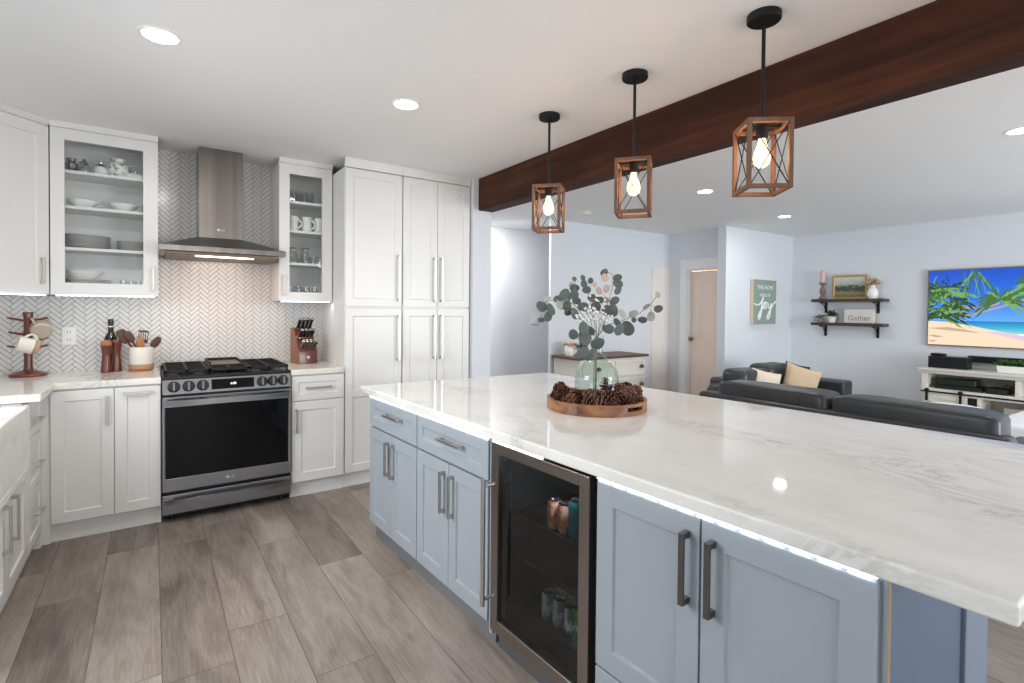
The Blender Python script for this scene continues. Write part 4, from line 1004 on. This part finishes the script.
# white ottoman and cushion beyond the sofa
o = thing('white_ottoman', 'white upholstered ottoman beyond the near end of the sofa', 'ottoman', (5.55, .35, 0))
MB().box(0, 0, .04, .95, .86, .47).build('cover', white_fabric, o, .04, 3)
s = [MB().box(x, y, 0, x + .05, y + .05, .045).build('foot', shelf_wood, o) for x in (.05, .85) for y in (.05, .76)]
o = thing('white_pouf', 'low white pouf whose top shows just above the sofa back', 'pouf', (5.75, 1.52, 0))
MB().soft(-.24, -.24, 0.0, .24, .24, .535, .4, 12).build('cover', white_fabric, o)

# sideboard
t = thing('sideboard', 'white sideboard with brown wooden top against the living room wall', 'sideboard', (4.03, 4.43, 0)); SW = 1.17
MB().box(.02, .02, .05, SW - .02, .49, .755).build('carcass', antique_white, t, .004)
MB().box(-.01, -.01, .757, SW + .01, .50, .785).build('top', walnut_top, t, .004)
for k, (x0, x1) in enumerate(((.06, .56), (.60, SW - .05))):
    for z0, z1 in ((.53, .72), (.31, .50), (.09, .28)):
        d = MB().shaker(x0, z0, x1, z1, .004, .015, .022, .005).build('drawer', antique_white, t, .001)
        xm = (x0 + x1) / 2
        if k == 1 or True:
            s = MB(); s.lathe([(.0, .024), (.022, .022), (.034, .012), (.038, 0), (.034, 0), (.0, .018)], (xm + (.2 if k else 0), .005, (z0 + z1) / 2), 18, Matrix.Rotation(PI / 2, 4, 'X'))
            for v in s.bm.verts: v.co.z = max(v.co.z, (z0 + z1) / 2 - .006)
            s.build('cup_pull', plain('antique_pewter', (96, 88, 80), .4, .9), d)
for x in (.04, SW - .09):
    for y in (.04, .43): MB().box(x, y, 0, x + .05, y + .05, .052).build('foot', antique_white, t)
def bush(s, c, R, n, L, wd, up=.4, seed=1):
    r = random.Random(seed); c = Vector(c)
    for k in range(n):
        a = r.uniform(0, 2 * PI); el = r.uniform(-.1, 1.2); d = Vector((math.cos(a) * math.cos(el), math.sin(a) * math.cos(el), math.sin(el) + up * .3)).normalized()
        p0 = c + d * R * r.uniform(.1, .55); p1 = p0 + d * L * r.uniform(.6, 1.1) + Vector((0, 0, -.15 * L)); m_ = (p0 + p1) / 2 + Vector((0, 0, .18 * L))
        sd = d.cross(Vector((0, 0, 1)));
        if sd.length < .05: sd = Vector((1, 0, 0))
        sd.normalize(); nn = sd.cross(d) * .0015
        a_, b_, c_, d_ = s.V(p0), s.V(m_ + sd * wd), s.V(p1), s.V(m_ - sd * wd)
        e_ = s.V(m_ - nn - Vector((0, 0, .006)))
        s._f([a_, b_, e_]); s._f([b_, c_, e_]); s._f([c_, d_, e_]); s._f([d_, a_, e_])
o = thing('flower_jar', 'small white jar with peach dried flowers on the sideboard', 'vase', (4.13, 4.72, .7855))
MB().lathe([(0, 0), (.05, 0), (.058, .02), (.055, .10), (.045, .115), (.04, .11), (.05, .02), (0, .015)], seg=24).build('jar', porcelain, o)
s = MB(); r = random.Random(5)
for k in range(26):
    a = r.uniform(0, 6.28); q = r.uniform(0, .085); s.lathe([(0, -.016), (.014, -.008), (.017, .002), (.01, .012), (0, .014)], (q * math.cos(a), q * math.sin(a), .135 + r.uniform(0, .03) - q * .2), 7)
s.build('flowers', plain('peach_petal', (206, 164, 140), .8, var=.25, scale=30.), o)
o = thing('potted_plant', 'leafy green plant in a white pot on the sideboard', 'plant', (4.235, 4.62, .7855))
MB().lathe([(0, 0), (.045, 0), (.058, .09), (.052, .09), (.04, .01), (0, .01)], seg=24).build('pot', porcelain, o)
MB().lathe([(0, .078), (.05, .078), (.05, .08), (0, .084)], seg=20).build('soil', plain('soil', (60, 48, 40), .95), o)
s = MB(); bush(s, (0, 0, .085), .08, 90, .075, .012, seed=2); s.build('leaves', bright_leaf, o)
# hall switch
o = thing('light_switch', 'white light switch plate on the hall wall', 'light switch', (4.49, 5.894, 1.19))
MB().box(-.06, -.006, -.06, .06, 0, .06).build('plate', porcelain, o, .002)
for x in (-.025, .025): MB().box(x - .012, -.01, -.03, x + .012, -.005, .03).build('rocker', porcelain, o, .002)

# sign on the short wall
t = thing('canvas_sign', 'sage green canvas sign with white joy lettering', 'sign', (6.70, 3.9, 1.165)); SWd, SH = .575, .612
MB().box(0, 0, 0, SWd, .045, SH).build('canvas_edge', plain('raw_canvas_edge', (222, 200, 172), .8), t, .002)
MB().box(0.001, -.002, 0.001, SWd - .001, 0, SH - .001).build('painted_face', plain('sage_green_paint', (142, 160, 150), .8), t)
wp = plain('white_lettering', (238, 240, 236), .7)
text('lettering', 'THIS HOME', .082, wp, t, (SWd / 2, -.003, .505), (PI / 2, 0, 0), .0008)
text('lettering', 'IS FULL OF', .058, wp, t, (SWd / 2, -.003, .40), (PI / 2, 0, 0), .0008)
s = MB()
def stroke(P, r):
    P = [Vector((x * SWd, -.0035, z * SH)) for x, z in P]; Q = []
    for i in range(len(P) - 1):
        p0 = P[max(i - 1, 0)]; p1 = P[i]; p2 = P[i + 1]; p3 = P[min(i + 2, len(P) - 1)]
        for k in range(5):
            q = k / 5; Q.append(.5 * ((2 * p1) + (p2 - p0) * q + (2 * p0 - 5 * p1 + 4 * p2 - p3) * q * q + (3 * p1 - p0 - 3 * p2 + p3) * q ** 3))
    Q.append(P[-1]); s.tube(Q, r, 8)
stroke([(.02, .46), (.12, .43), (.26, .45), (.38, .56), (.39, .60), (.35, .44), (.31, .24), (.25, .12), (.20, .14), (.24, .24), (.36, .34), (.44, .42)], .0125)
stroke([(.44, .42), (.46, .49), (.52, .48), (.54, .40), (.50, .35), (.45, .38), (.46, .48), (.55, .49), (.62, .47), (.63, .38), (.70, .37), (.77, .47), (.74, .32), (.68, .15), (.60, .11), (.60, .18), (.72, .32), (.84, .44), (.97, .52)], .0115)
s.build('joy_script', wp, t)

# things on the right-hand wall; local x runs from far (left in view) to near, -y faces the room
RW_ = -PI / 2
def rw(y, z, off=0.): return (7.82 - off, y, z)
def beach():
    s = MB(); W_, H_ = 1.575, .885; LY = [0.]
    def poly(P, mi, dz):
        s.mi = mi; v = [s.V((x * W_, -.0005 - dz * .0004, z * H_)) for x, z in P]; s._f(v)
    poly([(0, 0), (1, 0), (1, 1), (0, 1)], 0, 0)
    poly([(0, .0), (1, .0), (1, .325), (0, .325)], 1, 1)
    poly([(0, 0), (1, 0), (1, .02), (.75, .10), (.55, .16), (.36, .22), (.22, .28), (.12, .31), (0, .32)], 2, 2)
    poly([(.33, .19), (.55, .085), (.75, 0), (1, 0), (1, .06), (.78, .10), (.56, .165), (.42, .2)], 3, 3)
    poly([(.50, .165), (.62, .145), (.80, .09), (.8, .105), (.62, .16), (.52, .175)], 4, 4)
    poly([(.60, .27), (.66, .275), (.66, .28), (.60, .278)], 4, 4)
    for P in ([(0, .12), (.04, .13), (.10, .11), (.05, .095)], [(0, .22), (.12, .24), (.22, .21), (.32, .17), (.2, .185), (.1, .2)], [(0, .05), (.06, .06), (.03, .03)]): poly(P, 5, 4)
    rg = random.Random(4)
    def frond(cx, cz, a, L, mi=6, droop=.35):
        n = 7; P = []; Q = []
        asp = H_ / W_
        for k in range(n + 1):
            f = k / n; x = cx + math.cos(a) * L * f * asp * 1.0; z = cz + math.sin(a) * L * f - droop * L * f * f
            wv = (.030 * math.sin(PI * min(1, f * .9 + .1)) + .002) * (1.5 if k % 2 else .5) * L * 1.9
            P.append((x, z + wv)); Q.append((x, z - wv * 1.25))
        P = [(min(max(x, 0), 1), min(max(z, 0), 1)) for x, z in P]; Q = [(min(max(x, 0), 1), min(max(z, 0), 1)) for x, z in Q]
        for k in range(n):
            s.mi = mi; v = [s.V((x * W_, -.0005 - .0026 - rg.uniform(0, .0006), z * H_)) for x, z in (P[k], P[k + 1], Q[k + 1], Q[k])]; s._f(v)
    # dense palms on the left, crowns further right
    for k in range(120): frond(rg.uniform(0, .16), rg.uniform(.36, .80), rg.uniform(-.6, 3.6), rg.uniform(.18, .30), rg.choice((6, 7, 7, 8)))
    for k in range(16): frond(rg.uniform(.20, .30), rg.uniform(.92, 1.), rg.uniform(-2.4, -.7), rg.uniform(.25, .4), rg.choice((6, 8)), .2)
    def trunk(P, w0):
        for (x0, z0), (x1, z1) in zip(P, P[1:]):
            s.mi = 9; v = [s.V((x * W_, -.0005 - .002, z * H_)) for x, z in ((x0, z0 - w0), (x1, z1 - w0 * .85), (x1, z1 + w0 * .85), (x0, z0 + w0))]; s._f(v)
    trunk([(0, .475), (.16, .49), (.28, .505), (.37, .53), (.41, .56)], .013)
    trunk([(.16, .36), (.27, .42), (.40, .50), (.50, .57), (.57, .64), (.605, .71)], .013)
    for cx, cz, L, n in ((.41, .60, .30, 18), (.615, .77, .34, 20), (.88, .80, .3, 16)):
        for k in range(n): frond(cx, cz, -.5 + (PI + 1.) * k / (n - 1), L * rg.uniform(.8, 1.1), rg.choice((6, 8, 6)), .45)
    return s
def t_sky():
    t = NT('screen_sky'); z = t.sep(t.coord())[2]
    c = t.ramp(t.math('DIVIDE', z, .885), [(.30, (.10, .33, .85, 1)), (.62, (.010, .13, .62, 1)), (1., (.004, .055, .42, 1))])
    t.set(color=(0, 0, 0, 1), ec=c, es=1.); return t.m
def t_sea():
    t = NT('screen_sea'); z = t.sep(t.coord())[2]
    c = t.ramp(t.math('DIVIDE', z, .885), [(.12, (.30, .62, .66, 1)), (.24, (.03, .34, .50, 1)), (.33, (.008, .13, .40, 1))])
    t.set(color=(0, 0, 0, 1), ec=c, es=1.); return t.m
def scr(name, rgb, k=1.):
    c = lin(*rgb); return emit('screen_' + name, c, k, (0, 0, 0, 1))
SCR = [t_sky(), t_sea(), scr('sand', (238, 214, 184), .8), scr('wet_sand', (196, 176, 190)), scr('foam', (240, 240, 244)), scr('shade_sand', (176, 148, 124)),
       scr('palm', (52, 96, 40)), scr('palm_dark', (26, 52, 28)), scr('palm_lit', (104, 150, 66)), scr('trunk', (168, 140, 122))]
t = thing('television', 'wall-mounted television showing a palm beach', 'television', (7.775, 2.285, .962), RW_)
MB().box(-.012, .0, -.012, 1.587, .045, .897).build('frame', plain('bronze_frame', (140, 112, 90), .4, .5), t, .003)
MB().box(0, -.001, 0, 1.575, .001, .885).build('panel', black_gloss, t)
beach().build('screen', SCR, t, loc=(0, -.0015, 0))
# soundbar
o = thing('soundbar', 'slim black soundbar mounted below the television', 'soundbar', (7.74, 1.90, .775), RW_)
MB().box(0, 0, 0, .95, .075, .075).build('body', black_plastic, o, .008, 2)
MB().box(.01, -.003, .006, .94, .0, .069).build('grille', plain('speaker_cloth', (16, 16, 18), .9, bump=.3, scale=300.), o)
# media console
t = thing('media_console', 'antique white media console with sliding barn door', 'media console', (7.39, 2.225, 0), RW_); CWd = 1.75
s = MB(); s.box(0, 0, .0, .05, .40, .64).box(CWd - .05, 0, 0, CWd, .40, .64).box(.05, 0, .05, CWd - .05, .40, .09).box(.05, .0, .405, CWd - .05, .40, .47).box(.05, .38, .09, CWd - .05, .40, .64)
s.box(.80, .0, .47, .84, .38, .64).box(.50, 0, .09, .53, .38, .405).box(1.22, 0, .09, 1.25, .38, .405)
s.build('carcass', antique_white, t, .002)
MB().box(.05, .372, .09, CWd - .05, .38, .64).build('back_boards', groove_grey, t)
MB().extr([(.0, .64), (-.012, .645), (-.016, .672), (-.03, .68), (-.03, .702), (.41, .702), (.41, .64)], 'x', -.03, CWd + .03).build('top', antique_white, t, .002)
MB().box(-.0, -.03, .428, CWd, -.024, .446).build('door_rail', black_metal, t, .001)
def barn(x0):
    d = MB(); d.shaker(x0, .06, x0 + .40, .405, -.02, .018, .05, .008); d = d.build('barn_door', antique_white, t, .001)
    s = MB(); cx_, cz_ = x0 + .2, .235
    for a in (-1, 1):
        s.hexa([(x0 + .052, -.021, cz_ - a * .12 - .018), (x0 + .348, -.021, cz_ + a * .12 - .018), (x0 + .348, -.012, cz_ + a * .12 - .018), (x0 + .052, -.012, cz_ - a * .12 - .018), (x0 + .052, -.021, cz_ - a * .12 + .018), (x0 + .348, -.021, cz_ + a * .12 + .018), (x0 + .348, -.012, cz_ + a * .12 + .018), (x0 + .052, -.012, cz_ - a * .12 + .018)])
    s.build('cross_brace', antique_white, d)
    for x in (x0 + .04, x0 + .345):
        MB().box(x - .012, -.034, .33, x + .012, -.028, .452).cyl((x, -.036, .452), (x, -.026, .452), .022, 18).build('door_hanger', black_metal, d)
barn(.02)
o = thing('cable_box', 'black cable box with a green reflection in its colour inside the console', 'device', (7.44, 2.12, .4705), RW_)
MB().box(0, 0, 0, .42, .24, .045).build('body', black_plastic, o, .003)
MB().box(.04, .03, .045, .36, .2, .12).build('upper_unit', plain('green_reflection_plastic', (20, 40, 26), .35), o, .006)  # green light reflected on the black unit is put into its colour
o = thing('game_console', 'small black device beside the cable box in the console', 'device', (7.42, 1.66, .4705), RW_)
MB().box(0, 0, 0, .17, .2, .06).build('body', black_plastic, o, .006)
o = thing('cable', 'loose black cables inside the console', 'cable', (7.70, 1.43, .475))
for k, P in enumerate(([(0, .1, .0), (-.05, .05, .10), (-.02, -.1, .12), (0, -.2, .01)], [(0, .2, .0), (.02, .12, .08), (-.05, .0, .03), (0, -.08, .09), (.05, -.17, .0)])): MB().tube(P, .004, 6).build('cord', black_plastic, o)
def heart_sign():
    o = thing('heart_sign', 'grey box sign with a pale heart on the console lower shelf', 'sign', (7.45, 1.52, .0905), RW_)
    MB().box(0, 0, 0, .26, .035, .24).build('box', groove_grey, o, .003)
    P = []
    for k in range(40):
        a = 2 * PI * k / 40; P.append((.13 + .0056 * 16 * math.sin(a) ** 3, -.004, .125 + .0056 * (13 * math.cos(a) - 5 * math.cos(2 * a) - 2 * math.cos(3 * a) - math.cos(4 * a))))
    MB().tube(P + P[:1], .008, 6).build('heart', antique_white, o)
heart_sign()
o = thing('potted_plant', 'green plant in a pale blue pot on the console lower shelf', 'plant', (7.52, 1.13, .0905))
MB().lathe([(0, 0), (.06, 0), (.08, .11), (.072, .11), (.055, .015), (0, .015)], seg=26).build('pot', plain('pale_blue_pot', (196, 208, 226), .4), o)
s = MB(); bush(s, (0, 0, .10), .07, 70, .10, .016, seed=9); s.build('leaves', dark_leaf, o)
# on top of the console
o = thing('speaker', 'black box speaker on the left end of the console', 'speaker', (7.50, 2.20, .7025), RW_)
MB().box(0, 0, 0, .365, .16, .135).build('body', black_plastic, o, .008, 2)
MB().box(.008, -.004, .008, .357, 0, .127).build('grille', plain('speaker_cloth', (16, 16, 18), .9), o)
o = thing('sunglasses_case', 'small black case lying on the speaker', 'case', (7.57, 2.12, .8385))
MB().soft(-.04, -.075, 0, .04, .075, .032, .5, 8).build('shell', black_metal, o)
o = thing('succulent_planter', 'long white planter full of green succulents on the console', 'plant', (7.50, 1.60, .7025), RW_)
s = MB(); s.hexa([(.01, 0, 0), (.47, 0, 0), (.47, .12, 0), (.01, .12, 0), (0, -.01, .075), (.48, -.01, .075), (.48, .13, .075), (0, .13, .075)]); s.build('planter', porcelain, o, .004)
s = MB()
for k in range(9): bush(s, (.03 + k * .053, .06, .075), .035, 34, .075, .013, seed=20 + k)
s.build('leaves', bright_leaf, o)
# two wall shelves
def wshelf(label, z):
    o = thing('wall_shelf', label, 'shelf', (7.62, 3.585, z), RW_)
    MB().box(0, 0, -.04, .875, .198, 0).build('board', shelf_wood, o, .002)
    for x in (.10, .74):
        s = MB(); s.box(x, .185, -.19, x + .03, .199, -.04); s.box(x, .02, -.052, x + .03, .199, -.04)
        s.tube([(x + .015, .03, -.05), (x + .015, .12, -.075), (x + .015, .185, -.16)], .006, 6); s.build('bracket', black_metal, o)
Z1, Z2 = 1.518, 1.195
wshelf('upper dark wooden wall shelf with black brackets', Z1); wshelf('lower dark wooden wall shelf with black brackets', Z2)
o = thing('candlestick', 'turned grey and white candlestick on the upper shelf', 'candlestick', (7.71, 3.475, Z1 + .0005))
MB().lathe([(0, 0), (.048, 0), (.048, .02), (.03, .035), (.022, .06), (.035, .085), (.04, .11), (.03, .15), (.018, .18), (.03, .205), (.046, .215), (.046, .232), (0, .232)], seg=24).build('stem', plain('distressed_grey_wood', (128, 112, 108), .7, var=.6, scale=14.), o)
o = tag(MB().lathe([(0, 0), (.036, 0), (.036, .165), (.030, .168), (0, .164)], seg=24).build('pillar_candle', plain('pink_wax', (212, 180, 172), .5), None, loc=(7.71, 3.475, Z1 + .233)), 'pink pillar candle standing on the candlestick', 'candle')
o = thing('framed_painting', 'gilt-framed landscape painting leaning on the upper shelf', 'picture', (7.73, 3.36, Z1 + .0005), 0, None, (math.radians(0), 0, RW_))
s = MB(); FW, FH = .43, .325; s.box(0, 0, 0, .028, .02, FH).box(FW - .028, 0, 0, FW, .02, FH).box(.028, 0, 0, FW - .028, .02, .028).box(.028, 0, FH - .028, FW - .028, .02, FH); s.build('frame', gold_frame, o, .004)
tl = NT('landscape_paint'); cc = tl.coord(); z = tl.sep(cc)[2]; nn = tl.noise(tl.mapping(cc, (1, 1, 2.2)), 16., 5, .6)
tl.set(color=tl.ramp(tl.math('ADD', tl.math('DIVIDE', z, .325), tl.math('MULTIPLY', tl.math('SUBTRACT', nn, .5), .42)), [(.10, lin(104, 104, 74)), (.28, lin(136, 138, 104)), (.36, lin(62, 68, 52)), (.52, lin(78, 84, 68)), (.60, lin(176, 178, 166)), (.85, lin(206, 206, 196))]), rough=.6)
MB().box(.026, .008, .026, FW - .026, .014, FH - .026).build('canvas', tl.m, o)
o = thing('bud_vase', 'white bulbous vase with dried peach flowers on the upper shelf', 'vase', (7.71, 2.86, Z1 + .0005))
MB().lathe([(0, 0), (.05, 0), (.066, .05), (.062, .10), (.035, .145), (.026, .165), (.03, .18), (.024, .178), (0, .12)], seg=28).build('vase', porcelain, o)
s = MB(); bush(s, (0, 0, .17), .06, 46, .10, .010, seed=31); s.build('dried_leaves', plain('dried_tan_leaf', (176, 152, 122), .8, var=.3, scale=20.), o)
s = MB(); r = random.Random(8)
for k in range(9): s.lathe([(0, -.02), (.018, -.01), (.024, .004), (.012, .016), (0, .018)], (r.uniform(-.05, .05), r.uniform(-.06, .06), .21 + r.uniform(-.01, .05)), 8)
s.build('blooms', plain('peach_petal', (206, 164, 140), .8), o)
o = thing('trailing_plant', 'small trailing plant with grey-green leaves at the left of the lower shelf', 'plant', (7.70, 3.50, Z2 + .0005))
MB().lathe([(0, 0), (.03, 0), (.034, .04), (0, .04)], seg=18).build('pot', plain('grey_pot', (150, 152, 150), .6), o)
s = MB(); bush(s, (0, .0, .04), .08, 40, .08, .016, up=-.4, seed=44); s.build('leaves', plain('sage_leaf', (120, 142, 122), .6, var=.3, scale=20.), o)
o = thing('potted_plant', 'bushy green plant in a white pot on the lower shelf', 'plant', (7.70, 3.345, Z2 + .0005))
MB().lathe([(0, 0), (.04, 0), (.058, .085), (.052, .085), (.038, .01), (0, .01)], seg=22).build('pot', porcelain, o)
s = MB(); bush(s, (0, 0, .08), .08, 80, .08, .014, seed=47); s.build('leaves', dark_leaf, o)
o = thing('gather_sign', 'white block sign reading Gather on the lower shelf', 'sign', (7.72, 3.20, Z2 + .0005), RW_)
MB().box(0, 0, 0, .355, .045, .185).build('block', antique_white, o, .004)
text('lettering', 'Gather', .095, plain('grey_lettering', (120, 118, 116), .8), o, (.185, -.0008, .065), (PI / 2, 0, 0), .0006)
